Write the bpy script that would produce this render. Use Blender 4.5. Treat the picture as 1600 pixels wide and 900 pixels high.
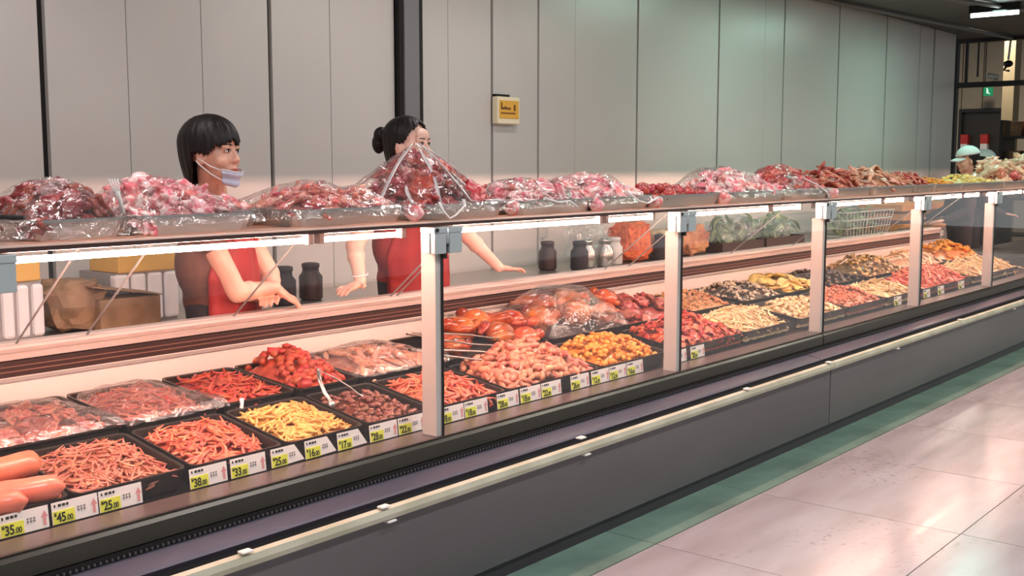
import bpy, bmesh, math, random
from mathutils import Vector, Matrix, noise as mnoise
R = math.radians
rng = random.Random(7)
scene = bpy.context.scene
for o in list(bpy.data.objects):
    bpy.data.objects.remove(o)
C = scene.collection

# ------------------------------------------------------------------ camera
cam_d = bpy.data.cameras.new('camera'); cam = bpy.data.objects.new('camera', cam_d); C.objects.link(cam)
cam_d.sensor_width = 36.0; cam_d.lens = 36.0 * 1745 / 1600; cam_d.clip_start = 0.05; cam_d.clip_end = 100
cam.location = (0, 0, 1.40)
cam.rotation_euler = (R(90 - 6.344), 0, R(39.552 - 90))
scene.camera = cam
# ------------------------------------------------------------------ world, lights, exposure
w = bpy.data.worlds.new('world'); scene.world = w; w.use_nodes = True
bg = w.node_tree.nodes['Background']; bg.inputs[0].default_value = (0.94, 0.97, 1.0, 1); bg.inputs[1].default_value = 0.50
vs = scene.view_settings
vs.view_transform = 'Standard'; vs.look = 'None'; vs.gamma = 1.0; vs.exposure = 0.0; vs.use_curve_mapping = False

def area(name, loc, size, sy, power, col, rot=(0, 0, 0)):
    d = bpy.data.lights.new(name, 'AREA'); d.shape = 'RECTANGLE'; d.size = size; d.size_y = sy
    d.energy = power; d.color = col
    o = bpy.data.objects.new(name, d); C.objects.link(o); o.location = loc; o.rotation_euler = rot
    return o
# the hall's ceiling tubes, in rows over the aisle (above the picture)
for i, X in enumerate((0.5, 3.5, 6.5, 9.5)):
    area('aisle_tube', (X, 0.9, 2.84), 1.2, 0.25, 54, [(1, 0.93, 0.94), (1, 0.93, 0.93), (1, 0.94, 0.83), (1, 0.96, 0.82)][i])
for i, X in enumerate((1.5, 4.5, 8.0, 11.0)):
    area('staff_tube', (X, 3.3, 2.84), 1.2, 0.12, 20, [(1, 0.88, 0.85), (1, 0.91, 0.88), (0.60, 1.0, 0.85), (0.50, 1.0, 0.82)][i])
area('hall_tube', (17.0, 5.2, 3.6), 1.2, 0.3, 85, (1, 0.9, 0.75))

# ------------------------------------------------------------------ materials
MATS = {}
def mat(name, col, rough=0.5, metal=0.0, spec=0.5, col2=None, nscale=20.0, detail=3.0, lo=0.4, hi=0.6, bump=None, rand=0.0,
        stretch=None, coat=0.0, emis=None, estr=0.0, sss=0.0):
    if name in MATS: return MATS[name]
    m = bpy.data.materials.new(name); m.use_nodes = True; nt = m.node_tree; N = nt.nodes; L = nt.links
    b = N['Principled BSDF']
    b.inputs['Roughness'].default_value = rough; b.inputs['Metallic'].default_value = metal
    b.inputs['Specular IOR Level'].default_value = spec
    b.inputs['Coat Weight'].default_value = coat
    if sss: b.inputs['Subsurface Weight'].default_value = sss; b.inputs['Subsurface Scale'].default_value = 0.01
    c4 = lambda c: (c[0], c[1], c[2], 1)
    b.inputs['Base Color'].default_value = c4(col)
    if emis: b.inputs['Emission Color'].default_value = c4(emis); b.inputs['Emission Strength'].default_value = estr
    tc = None
    def coords():
        nonlocal tc
        if tc is None:
            t = N.new('ShaderNodeTexCoord')
            if stretch:
                mp = N.new('ShaderNodeMapping'); mp.inputs['Scale'].default_value = stretch; L.new(t.outputs['Object'], mp.inputs[0]); tc = mp.outputs[0]
            else: tc = t.outputs['Object']
        return tc
    out = None
    if col2 is not None:
        n = N.new('ShaderNodeTexNoise'); n.inputs['Scale'].default_value = nscale; n.inputs['Detail'].default_value = detail
        L.new(coords(), n.inputs['Vector'])
        r = N.new('ShaderNodeMapRange'); r.inputs[1].default_value = lo; r.inputs[2].default_value = hi
        L.new(n.outputs['Fac'], r.inputs[0])
        x = N.new('ShaderNodeMix'); x.data_type = 'RGBA'; x.inputs[6].default_value = c4(col); x.inputs[7].default_value = c4(col2)
        L.new(r.outputs[0], x.inputs[0]); out = x.outputs[2]
    if rand:
        oi = N.new('ShaderNodeObjectInfo'); hs = N.new('ShaderNodeHueSaturation')
        mr = N.new('ShaderNodeMapRange'); mr.inputs[3].default_value = 1 - rand; mr.inputs[4].default_value = 1 + rand
        L.new(oi.outputs['Random'], mr.inputs[0]); L.new(mr.outputs[0], hs.inputs['Value'])
        mr2 = N.new('ShaderNodeMapRange'); mr2.inputs[3].default_value = 0.5 - rand * 0.06; mr2.inputs[4].default_value = 0.5 + rand * 0.06
        ml = N.new('ShaderNodeMath'); ml.operation = 'MULTIPLY'; ml.inputs[1].default_value = 7.31
        fr = N.new('ShaderNodeMath'); fr.operation = 'FRACT'
        L.new(oi.outputs['Random'], ml.inputs[0]); L.new(ml.outputs[0], fr.inputs[0]); L.new(fr.outputs[0], mr2.inputs[0]); L.new(mr2.outputs[0], hs.inputs['Hue'])
        if out is not None: L.new(out, hs.inputs['Color'])
        else: hs.inputs['Color'].default_value = c4(col)
        out = hs.outputs[0]
    if out is not None: L.new(out, b.inputs['Base Color'])
    if bump:
        n2 = N.new('ShaderNodeTexNoise'); n2.inputs['Scale'].default_value = bump[0]; n2.inputs['Detail'].default_value = 4
        L.new(coords(), n2.inputs['Vector'])
        bp = N.new('ShaderNodeBump'); bp.inputs['Strength'].default_value = bump[1]; bp.inputs['Distance'].default_value = bump[2] if len(bump) > 2 else 0.005
        L.new(n2.outputs['Fac'], bp.inputs['Height']); L.new(bp.outputs[0], b.inputs['Normal'])
    MATS[name] = m
    return m

def clear_mat(name, tint, gloss_rough, base, edge, milk=0.0, bump=None):
    """thin clear sheet: see-through, with a fresnel reflection and a little milkiness"""
    m = bpy.data.materials.new(name); m.use_nodes = True; nt = m.node_tree; N = nt.nodes; L = nt.links
    N.remove(N['Principled BSDF']); out = N['Material Output']
    tr = N.new('ShaderNodeBsdfTransparent'); tr.inputs[0].default_value = (*tint, 1)
    gl = N.new('ShaderNodeBsdfGlossy'); gl.inputs['Roughness'].default_value = gloss_rough; gl.inputs[0].default_value = (1, 1, 1, 1)
    lw = N.new('ShaderNodeLayerWeight'); lw.inputs[0].default_value = 0.5
    p = N.new('ShaderNodeMath'); p.operation = 'POWER'; p.inputs[1].default_value = 3.0; L.new(lw.outputs['Facing'], p.inputs[0])
    mr = N.new('ShaderNodeMapRange'); mr.inputs[3].default_value = base; mr.inputs[4].default_value = edge; L.new(p.outputs[0], mr.inputs[0])
    mx = N.new('ShaderNodeMixShader'); L.new(mr.outputs[0], mx.inputs[0]); L.new(tr.outputs[0], mx.inputs[1]); L.new(gl.outputs[0], mx.inputs[2])
    last = mx
    if milk:
        df = N.new('ShaderNodeBsdfDiffuse'); df.inputs[0].default_value = (0.9, 0.88, 0.88, 1)
        m2 = N.new('ShaderNodeMixShader'); m2.inputs[0].default_value = milk
        L.new(mx.outputs[0], m2.inputs[1]); L.new(df.outputs[0], m2.inputs[2]); last = m2
    if bump:
        t = N.new('ShaderNodeTexCoord'); n2 = N.new('ShaderNodeTexNoise'); n2.inputs['Scale'].default_value = bump[0]; n2.inputs['Detail'].default_value = 3
        n2.inputs['Distortion'].default_value = 1.5
        L.new(t.outputs['Object'], n2.inputs['Vector'])
        bp = N.new('ShaderNodeBump'); bp.inputs['Strength'].default_value = bump[1]; bp.inputs['Distance'].default_value = 0.02
        L.new(n2.outputs['Fac'], bp.inputs['Height']); L.new(bp.outputs[0], gl.inputs['Normal']); L.new(bp.outputs[0], lw.inputs['Normal'])
    L.new(last.outputs[0], out.inputs[0])
    MATS[name] = m
    return m

def s(r, g, b):          # sRGB 0..255 -> linear
    f = lambda v: (v / 255 / 12.92) if v / 255 <= 0.04045 else ((v / 255 + 0.055) / 1.055) ** 2.4
    return (f(r), f(g), f(b))

GLASS = clear_mat('case_glass', (0.98, 0.985, 0.98), 0.02, 0.022, 0.40, 0.004)
FILM = clear_mat('cling_film', (0.985, 0.98, 0.98), 0.12, 0.10, 0.70, 0.03, (16, 0.9))
BAGM = clear_mat('clear_bag', (0.95, 0.97, 0.96), 0.2, 0.08, 0.6, 0.06, (18, 0.9))
M_steel = mat('brushed_steel', s(176, 174, 170), 0.32, 0.9, bump=(60, 0.1))
M_alu = mat('aluminium', s(190, 188, 184), 0.4, 0.35, 0.5)
M_post = mat('post_enamel', s(192, 190, 186), 0.42, 0.0)
M_clamp = mat('clamp_metal', s(178, 190, 192), 0.35, 0.35)
M_black = mat('black_plastic', s(24, 23, 22), 0.42)
M_tray = mat('black_tray', s(44, 40, 37), 0.38, bump=(40, 0.1))
M_deck = mat('deck_steel', s(58, 54, 52), 0.35, 0.5)
M_dark = mat('dark_gap', s(16, 13, 13), 0.7)
M_body = mat('grey_panel', s(104, 105, 106), 0.36, 0.25, col2=s(96, 96, 98), nscale=1.5, stretch=(0.4, 1, 2))
M_skirt = mat('skirt_dark', s(62, 58, 64), 0.4, 0.2)
M_bump = mat('reflect_tint_bumper', s(88, 89, 104), 0.33, 0.2)  # dark metal ledge; a bluish-purple reflection is painted into its base colour
M_fascia = mat('olive_fascia', s(64, 64, 58), 0.3, 0.4)
M_rail = mat('cream_rail', s(198, 198, 178), 0.45, col2=s(182, 182, 160), nscale=6)
M_white = mat('white_liner', s(244, 240, 236), 0.45)
M_ledge = mat('ledge_alu', s(216, 204, 198), 0.4, 0.15)
M_brown = mat('brown_groove', s(52, 30, 27), 0.5)
M_led = mat('led_tube', (1, 1, 1), 0.4, emis=(1.0, 0.56, 0.44), estr=180)
M_paper = mat('paper', s(240, 238, 234), 0.6)
M_yel = mat('lime_price', s(222, 232, 74), 0.6)
M_ink = mat('ink', s(28, 32, 16), 0.6)
M_grey_ink = mat('grey_ink', s(140, 136, 136), 0.6)
M_pink_ink = mat('pink_ink', s(214, 150, 150), 0.6)
M_kraft = mat('kraft', s(150, 118, 88), 0.75, col2=s(126, 98, 72), nscale=9, bump=(12, 0.5, 0.02))

def shelf_mat():
    m = mat('top_glass', s(226, 206, 194), 0.16, 0.0, 0.6); nt = m.node_tree; N = nt.nodes; L = nt.links
    tl = N.new('ShaderNodeBsdfTranslucent'); tl.inputs[0].default_value = (*s(240, 226, 214), 1); mx = N.new('ShaderNodeMixShader'); mx.inputs[0].default_value = 0.35
    L.new(N['Principled BSDF'].outputs[0], mx.inputs[1]); L.new(tl.outputs[0], mx.inputs[2]); L.new(mx.outputs[0], N['Material Output'].inputs[0])
    return m
M_shelf = shelf_mat()
# ------------------------------------------------------------------ mesh helpers
class MB:
    def __init__(self): self.v = []; self.f = []
    def add(self, vs, fs):
        o = len(self.v); self.v += [tuple(p) for p in vs]; self.f += [tuple(i + o for i in q) for q in fs]; return self
    def box(self, x0, x1, y0, y1, z0, z1):
        return self.add([(x0, y0, z0), (x1, y0, z0), (x1, y1, z0), (x0, y1, z0), (x0, y0, z1), (x1, y0, z1), (x1, y1, z1), (x0, y1, z1)],
                        [(0, 3, 2, 1), (4, 5, 6, 7), (0, 1, 5, 4), (1, 2, 6, 5), (2, 3, 7, 6), (3, 0, 4, 7)])
    def prism(self, x0, x1, prof):         # profile in (y,z), closed loop, extruded along x
        n = len(prof)
        vs = [(x0, y, z) for y, z in prof] + [(x1, y, z) for y, z in prof]
        fs = [(i, (i + 1) % n, n + (i + 1) % n, n + i) for i in range(n)] + [tuple(range(n))[::-1], tuple(range(n, 2 * n))]
        return self.add(vs, fs)
    def tube(self, pts, rad, n=8, flat=1.0, cap=True):
        pts = [Vector(p) for p in pts]; m = len(pts)
        if not hasattr(rad, '__len__'): rad = [rad] * m
        vs = []; up = Vector((0, 0, 1)); prev = None
        for i, p in enumerate(pts):
            t = (pts[min(i + 1, m - 1)] - pts[max(i - 1, 0)])
            t = t.normalized() if t.length > 1e-9 else Vector((1, 0, 0))
            if prev is None:
                a = t.cross(up)
                if a.length < 0.1: a = t.cross(Vector((1, 0, 0)))
                a.normalize()
            else:
                a = prev - t * prev.dot(t)
                a.normalize()
            prev = a; b = t.cross(a)
            for k in range(n):
                an = 2 * math.pi * k / n
                vs.append(p + (a * math.cos(an) + b * math.sin(an) * flat) * rad[i])
        fs = [(i * n + k, i * n + (k + 1) % n, (i + 1) * n + (k + 1) % n, (i + 1) * n + k) for i in range(m - 1) for k in range(n)]
        if cap: fs += [tuple(range(n))[::-1], tuple(range((m - 1) * n, m * n))]
        return self.add(vs, fs)
    def ell(self, c, r, nu=14, nv=8, rot=None):
        vs = []; c = Vector(c)
        for j in range(nv + 1):
            ph = math.pi * j / nv
            for i in range(nu):
                th = 2 * math.pi * i / nu
                p = Vector((r[0] * math.sin(ph) * math.cos(th), r[1] * math.sin(ph) * math.sin(th), r[2] * math.cos(ph)))
                if rot is not None: p = rot @ p
                vs.append(c + p)
        fs = []
        for j in range(nv):
            for i in range(nu):
                a, b_, c_, d = j * nu + i, j * nu + (i + 1) % nu, (j + 1) * nu + (i + 1) % nu, (j + 1) * nu + i
                fs.append((a, d, c_, b_))
        return self.add(vs, fs)
    def grid(self, nx, ny, fn):
        vs = [fn(i / nx, j / ny) for j in range(ny + 1) for i in range(nx + 1)]
        fs = [(j * (nx + 1) + i, j * (nx + 1) + i + 1, (j + 1) * (nx + 1) + i + 1, (j + 1) * (nx + 1) + i) for j in range(ny) for i in range(nx)]
        return self.add(vs, fs)
    def mesh(self, name, smooth=False):
        me = bpy.data.meshes.new(name); me.from_pydata(self.v, [], self.f); me.update()
        if smooth: me.polygons.foreach_set('use_smooth', [True] * len(me.polygons))
        return me
    def build(self, name, m, parent=None, smooth=False, loc=None, bevel=0.0):
        return link(name, self.mesh(name, smooth), m, parent, loc, bevel)

def link(name, me, m, parent=None, loc=None, bevel=0.0):
    o = bpy.data.objects.new(name, me); C.objects.link(o)
    if m is not None and len(me.materials) == 0: me.materials.append(m)
    if parent is not None: o.parent = parent
    if loc is not None: o.location = loc
    if bevel:
        b = o.modifiers.new('b', 'BEVEL'); b.width = bevel; b.segments = 2; b.limit_method = 'ANGLE'
    return o
def empty(name, loc=(0, 0, 0), rz=0.0):
    o = bpy.data.objects.new(name, None); C.objects.link(o); o.location = loc; o.rotation_euler = (0, 0, rz); o.empty_display_size = 0.05
    return o
def tag(o, label, cat, group=None, kind=None):
    if label: o['label'] = label
    if cat: o['category'] = cat
    if group: o['group'] = group
    o['kind'] = kind or 'thing'
    return o
def struct(o, label=None):
    o['kind'] = 'structure'
    if label: o['label'] = label
    return o
def rel(parent, *pts):     # world -> parent-local for unrotated empties
    l = parent.location
    return [(p[0] - l[0], p[1] - l[1], p[2] - l[2]) for p in pts]

# ------------------------------------------------------------------ setting: floor
def tile_mat():
    m = mat('floor_tile', s(166, 162, 168), 0.17, spec=0.5, col2=s(154, 148, 152), nscale=2.2, stretch=(0.6, 2.5, 1))
    nt = m.node_tree; N = nt.nodes; L = nt.links; b = N['Principled BSDF']
    src = b.inputs['Base Color'].links[0].from_socket
    geo = N.new('ShaderNodeNewGeometry')
    n = N.new('ShaderNodeTexNoise'); n.inputs['Scale'].default_value = 34; n.inputs['Detail'].default_value = 6; L.new(geo.outputs['Position'], n.inputs['Vector'])
    n2 = N.new('ShaderNodeTexNoise'); n2.inputs['Scale'].default_value = 1.7; n2.inputs['Detail'].default_value = 2; L.new(geo.outputs['Position'], n2.inputs['Vector'])
    a = N.new('ShaderNodeMapRange'); a.inputs[1].default_value = 0.58; a.inputs[2].default_value = 0.66; L.new(n.outputs['Fac'], a.inputs[0])
    c = N.new('ShaderNodeMapRange'); c.inputs[1].default_value = 0.5; c.inputs[2].default_value = 0.62; L.new(n2.outputs['Fac'], c.inputs[0])
    mu = N.new('ShaderNodeMath'); mu.operation = 'MULTIPLY'; L.new(a.outputs[0], mu.inputs[0]); L.new(c.outputs[0], mu.inputs[1])
    mu2 = N.new('ShaderNodeMath'); mu2.operation = 'MULTIPLY'; mu2.inputs[1].default_value = 0.6; L.new(mu.outputs[0], mu2.inputs[0])
    x = N.new('ShaderNodeMix'); x.data_type = 'RGBA'; x.inputs[7].default_value = (*s(120, 108, 104), 1)
    L.new(mu2.outputs[0], x.inputs[0]); L.new(src, x.inputs[6]); L.new(x.outputs[2], b.inputs['Base Color'])
    # streaky wear along the counter in the gloss
    mp = N.new('ShaderNodeMapping'); mp.inputs['Scale'].default_value = (0.5, 14, 1); L.new(geo.outputs['Position'], mp.inputs[0])
    n3 = N.new('ShaderNodeTexNoise'); n3.inputs['Scale'].default_value = 2; n3.inputs['Detail'].default_value = 3; L.new(mp.outputs[0], n3.inputs['Vector'])
    r3 = N.new('ShaderNodeMapRange'); r3.inputs[3].default_value = 0.10; r3.inputs[4].default_value = 0.32; L.new(n3.outputs['Fac'], r3.inputs[0]); L.new(r3.outputs[0], b.inputs['Roughness'])
    return m
M_tile = tile_mat()
fl = MB().box(-6, 26, -5, 10, -0.1, -0.004).build('floor', mat('floor_grout', s(120, 106, 98), 0.7)); struct(fl, 'pale polished tile floor of the market hall')
T = 0.833
tile_me = MB().box(0.002, T - 0.002, 0.002, T - 0.002, -0.02, 0.0).mesh('tile')
for i in range(-3, 18):
    for j in range(4):
        link('tile', tile_me, M_tile, fl, (3.43 + i * T, 2.14 - (j + 1) * T, 0))
bd = MB()
b_me = MB().box(0.002, T - 0.002, 0, 0.30, -0.02, 0.001).mesh('border_tile')
M_green = mat('green_border', s(112, 142, 130), 0.25, col2=s(98, 124, 114), nscale=3)
for i in range(-3, 18):
    link('border_tile', b_me, M_green, fl, (3.43 + i * T, 2.142, 0))

# ------------------------------------------------------------------ setting: back wall of panels
M_panel = mat('wall_panel', s(200, 197, 192), 0.33, 0.1, 0.5, col2=s(194, 191, 186), nscale=0.8)
wb = MB().box(-3, 13.55, 4.478, 4.60, 0, 2.90).build('wall_back', M_dark); struct(wb, 'pale grey panelled wall behind the counter')
WX = [(-3, 0), (-1.1, 2), (0.1, 2), (1.24, 2), (2.366, 33), (2.752, 3), (3.137, 3), (3.531, 24), (3.917, 3), (4.381, 8), (4.567, 30), (4.81, 2.5), (5.199, 22), (5.651, 19), (6.043, 2.5),
      (6.791, 22), (7.954, 24), (8.73, 3), (9.091, 24), (10.235, 27), (11.413, 30), (12.367, 30), (12.808, 60), (13.517, 0)]
for (a, ga), (b, gb) in zip(WX[:-1], WX[1:]):
    if abs(a - 4.381) < 1e-6: continue
    MB().box(a + ga / 2000, b - gb / 2000, 4.45, 4.478, 0.0, 2.898).build('panel', M_panel, wb, bevel=0.002)
col = empty('wall_column', (4.47, 4.42, 0))
MB().box(-0.062, 0.052, -0.02, 0.058, 0, 2.9).build('steel_face', mat('column_grey', s(118, 118, 120), 0.4, 0.3), col)
MB().box(-0.085, -0.064, -0.005, 0.058, 0, 2.9).build('edge_strip', M_dark, col)
MB().box(0.054, 0.088, -0.012, 0.058, 0, 2.9).build('edge_strip', M_dark, col)
struct(col, 'dark grey steel column between two wall panels')
# ceiling
ce = MB().box(-6, 14.2, -5, 4.6, 2.90, 3.0).build('ceiling', mat('ceiling_dark', s(92, 94, 92), 0.5, col2=s(74, 76, 76), nscale=0.7)); struct(ce, 'dark grey ceiling over the aisle')
MB().box(-6, 26, -5, 10, 4.2, 4.3).build('ceiling', mat('ceiling_far', s(60, 58, 56), 0.8))
struct(bpy.data.objects['ceiling.001'], 'dark high ceiling of the far hall')
# ------------------------------------------------------------------ display cases
POSTS = [-0.33, 1.165, 2.681, 4.205, 5.69, 7.157, 8.668, 10.17, 11.67, 13.17]
def display_case(x0, x1, label, rear=True, lo=None):
    ux0, ux1 = x0, x1
    lx0, lx1 = lo or (x0, x1)
    t = empty('display_case', (x0, 2.35, 0)); tag(t, label, 'display case', 'refrigerated display cases in a row')
    def part(name, mb, m, bevel=0.0, parent=None, smooth=False):
        mb.v = [(x - x0, y - 2.35, z) for x, y, z in mb.v]
        o = mb.build(name, m, t if parent is None else parent, smooth, bevel=bevel); return o
    g = 0.004
    part('body_panel', MB().box(lx0 + g, lx1 - g, 2.35, 2.40, 0.055, 0.36), M_body, 0.003)
    part('skirt', MB().box(lx0, lx1, 2.362, 2.40, 0.0, 0.052), M_skirt)
    part('bumper_rail', MB().prism(lx0 + g, lx1 - g, [(2.352, 0.345), (2.332, 0.35), (2.328, 0.365), (2.334, 0.382), (2.352, 0.386)]), M_rail)
    part('rail_recess', MB().prism(lx0, lx1, [(2.40, 0.30), (2.415, 0.30), (2.415, 0.372), (2.352, 0.345), (2.352, 0.33)]), M_dark)
    part('reflect_tint_ledge', MB().prism(lx0 + g, lx1 - g, [(2.415, 0.368), (2.405, 0.388), (2.412, 0.394), (2.50, 0.410), (2.51, 0.38), (2.51, 0.365)]), M_bump)
    vs_ = part('vent_strip', MB().box(lx0 + g, lx1 - g, 2.490, 2.503, 0.408, 0.428), M_dark)
    # louvre teeth of the vent strip
    v = MB(); n = int((lx1 - lx0) / 0.016)
    for k in range(n):
        xx = lx0 + (k + 0.5) * (lx1 - lx0) / n
        v.box(xx - 0.0025, xx + 0.0025, 2.486, 2.491, 0.413, 0.420)
    pr = part('vent_teeth', v, mat('vent_grey', s(104, 102, 104), 0.4, 0.4)); pr['kind'] = 'stuff'
    part('front_fascia', MB().prism(x0 + g, x1 - g, [(2.503, 0.428), (2.497, 0.432), (2.497, 0.478), (2.505, 0.487), (2.515, 0.49), (2.56, 0.49), (2.56, 0.428)]), M_fascia)
    part('front_sill', MB().prism(x0 + g, x1 - g, [(2.514, 0.486), (2.508, 0.4935), (2.615, 0.4935), (2.615, 0.486)]), mat('sill_steel', s(120, 108, 106), 0.3, 0.6))
    # stepped decks that carry the trays
    part('front_deck', MB().prism(x0, x1, [(2.615, 0.486), (2.640, 0.4775), (2.985, 0.5325), (2.985, 0.40), (2.615, 0.40)]), M_deck)
    part('rear_deck', MB().prism(x0, x1, [(2.985, 0.40), (2.985, 0.547), (3.40, 0.588), (3.40, 0.40)]), M_deck)
    part('case_base', MB().box(x0, x1, 2.42, 3.47, 0.02, 0.36), M_deck)
    if rear:
        part('rear_liner', MB().box(x0, x1, 3.40, 3.43, 0.40, 0.735), M_white)
        part('liner_lip', MB().box(x0, x1, 3.392, 3.40, 0.722, 0.733), M_alu)
        part('rear_groove', MB().box(x0, x1, 3.405, 3.45, 0.735, 0.785), M_brown)
        part('groove_bead', MB().box(x0, x1, 3.400, 3.406, 0.751, 0.7545), mat('bead', s(150, 110, 98), 0.4, 0.3))
        part('groove_bead', MB().box(x0, x1, 3.400, 3.406, 0.767, 0.770), mat('bead', s(150, 110, 98), 0.4, 0.3))
        part('rear_ledge', MB().prism(x0, x1, [(3.41, 0.787), (3.402, 0.790), (3.400, 0.806), (3.406, 0.809), (3.398, 0.814), (3.394, 0.826), (3.398, 0.834), (3.41, 0.838), (3.425, 0.834), (3.43, 0.829), (3.445, 0.829), (3.45, 0.836), (3.50, 0.836), (3.50, 0.787)]), M_ledge)
        part('rear_panel', MB().box(x0, x1, 3.45, 3.48, 0.0, 0.785), M_alu)
    # top shelf with steel front edge and the lamp housing below
    part('top_shelf', MB().box(x0 + g, x1 - g, 2.495, 2.985, 1.199, 1.215), M_shelf, 0.002)
    part('shelf_edge', MB().box(x0, x1, 2.4915, 2.4945, 1.199, 1.2095), mat('shelf_edge', s(70, 52, 48), 0.35, 0.3))
    part('lamp_housing', MB().prism(x0 + 0.01, x1 - 0.01, [(2.60, 1.199), (2.60, 1.192), (2.61, 1.189), (2.65, 1.189), (2.65, 1.199)]), mat('housing', s(150, 138, 132), 0.5))
    # panes, posts, clamps, tubes
    ps = [p for p in POSTS if x0 <= p <= x1 - 0.1]
    for p in ps:
        q = min(POSTS[POSTS.index(p) + 1] if POSTS.index(p) + 1 < len(POSTS) else x1, x1 + 0.003)
        part('glass_pane', MB().box(p + 0.006, q - 0.004, 2.512, 2.518, 0.4935, 1.193), GLASS)
        po = part('post', MB().box(p - 0.027, p - 0.001, 2.5185, 2.584, 0.4935, 1.11), M_post, 0.002)
        part('gasket', MB().box(p - 0.0005, p + 0.0055, 2.512, 2.53, 0.43, 1.11), M_black)
        cl = part('clamp', MB().box(p - 0.058, p - 0.004, 2.489, 2.51, 1.108, 1.193).box(p - 0.064, p - 0.002, 2.486, 2.55, 1.176, 1.1955).box(p - 0.062, p - 0.05, 2.51, 2.55, 1.108, 1.176), M_clamp, 0.002)
        part('clamp', MB().box(p + 0.012, p + 0.072, 2.489, 2.51, 1.108, 1.193).box(p + 0.008, p + 0.074, 2.486, 2.55, 1.176, 1.1955), M_clamp, 0.002)
        part('screw', MB().tube([(p - 0.052, 2.4865, 1.186), (p - 0.052, 2.482, 1.186)], 0.007, 10), M_black, parent=None)
        part('hinge_pin', MB().tube([(p + 0.002, 2.494, 1.14), (p + 0.002, 2.494, 1.196)], 0.009, 10), M_clamp, smooth=True)
        part('hinge_gap', MB().box(p - 0.003, p + 0.011, 2.50, 2.52, 1.09, 1.14), M_black)
        cut = p + (q - p) * 0.70
        for a, b in ((p + 0.09, cut - 0.03), (cut + 0.035, q - 0.09)):
            tb = part('led_tube', MB().tube([(a, 2.622, 1.170), (b, 2.622, 1.170)], 0.008, 12), M_led, smooth=True)
            part('tube_socket', MB().box(a - 0.02, a - 0.001, 2.609, 2.635, 1.158, 1.189), mat('housing', s(150, 138, 132), 0.5))
            part('tube_socket', MB().box(b + 0.001, b + 0.02, 2.609, 2.635, 1.158, 1.189), mat('housing', s(150, 138, 132), 0.5))
    if rear:
        for xx in (0.3, 1.69, 1.93, 2.52, 3.33, 3.37, 4.93, 5.16, 6.32, 7.2, 8.8, 9.6):
            if x0 < xx < x1: part('stay_rod', MB().tube([(xx, 3.435, 0.828), (xx, 2.972, 1.1995)], 0.0035, 6), M_post, smooth=True)
    # clips along the rail
    k = 0
    for xx, zz in ((1.72, 0.392), (2.22, 0.392), (2.245, 0.342), (3.21, 0.41), (3.24, 0.342), (4.48, 0.392), (5.36, 0.392), (6.3, 0.342), (7.4, 0.392), (8.6, 0.342)):
        if lx0 < xx < lx1:
            part('rail_clip', MB().box(xx, xx + 0.035, 2.327, 2.352, zz - 0.003, zz + 0.003), M_paper, 0.002)
    return t
case_a = display_case(-0.36, 5.660, 'long glass display case nearest the camera, holding sausages and shredded meats', lo=(-0.36, 5.43))
case_b = display_case(5.663, 10.14, 'middle glass display case, holding mushrooms and orange heaps, beyond the first panel seam', lo=(5.43, 9.4))
case_c = display_case(10.143, 14.4, 'farthest glass display case at the end of the counter', rear=False, lo=(9.4, 14.4))
MB().box(0, 0.02, 0.16, 1.0, 0.0, 1.19).build('end_panel', M_body, case_a)

# ------------------------------------------------------------------ far hall beyond the wall's end
M_fwall = mat('far_panel', s(164, 150, 132), 0.6, col2=s(150, 138, 120), nscale=1)
wf = MB().box(20.06, 20.2, 2.0, 10, 0, 4.2).build('wall_far', M_dark); struct(wf, 'brownish panelled wall at the end of the hall')
for a, b in ((2.0, 3.4), (3.4, 4.6), (4.6, 5.76), (6.45, 7.0), (7.0, 8.2), (8.2, 10)):
    MB().box(20.0, 20.06, a + 0.008, b - 0.008, 0, 4.2).build('panel', M_fwall, wf)
for a, b in ((5.76, 6.1), (6.1, 6.45)):
    MB().box(20.0, 20.06, a + 0.008, b - 0.008, 2.32, 4.2).build('panel', M_fwall, wf)
dr = empty('door_1', (20.0, 6.1, 0)); struct(dr, 'dark doorway at the end of the hall')
MB().box(0.05, 0.07, -0.33, 0.34, 0, 2.3).build('door_leaf', mat('door_dark', s(46, 40, 34), 0.4), dr)
for a, b, z0, z1 in ((-0.36, -0.31, 0, 2.34), (0.32, 0.37, 0, 2.34), (-0.31, 0.32, 2.28, 2.34)):
    MB().box(-0.03, 0.05, a, b, z0, z1).build('door_frame', mat('door_frame', s(30, 28, 28), 0.4), dr)
for i, (y, z, lab) in enumerate(((6.36, 1.66, 'red and white notice at the edge of the dark doorway'), (6.03, 1.66, 'red and white notice in the middle of the dark doorway'))):
    nt_ = empty('notice', (19.95, y, z)); tag(nt_, lab, 'notice', 'red notices at the doorway')
    MB().box(-0.01, 0.10, -0.06, 0.06, 0.08, 0.24).build('red_panel', mat('notice_red', s(190, 50, 44), 0.5), nt_)
    MB().box(-0.01, 0.10, -0.055, 0.055, -0.12, 0.08).build('white_panel', M_paper, nt_)
pc = MB().box(17.5, 17.8, 4.90, 5.06, 0, 4.2).build('hall_column', mat('hall_column', s(158, 142, 112), 0.6)); struct(pc, 'tan square column right of the dark doorway')
ex = empty('exit_sign', (19.5, 5.86, 2.52)); tag(ex, 'small green lit exit sign under the black beam', 'sign')
MB().box(-0.03, 0.03, -0.07, 0.07, 0, 0.14).build('sign_box', mat('exit_green', s(16, 92, 60), 0.4, emis=s(30, 150, 96), estr=0.6), ex)
MB().box(-0.034, -0.03, -0.01, 0.02, 0.04, 0.10).tube([(-0.032, 0.0, 0.05), (-0.032, -0.035, 0.03)], 0.009, 6).ell((-0.034, 0.012, 0.115), (0.004, 0.013, 0.013)).build('running_figure', mat('exit_pale', s(200, 240, 216), 0.4, emis=s(200, 240, 216), estr=0.8), ex)
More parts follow.
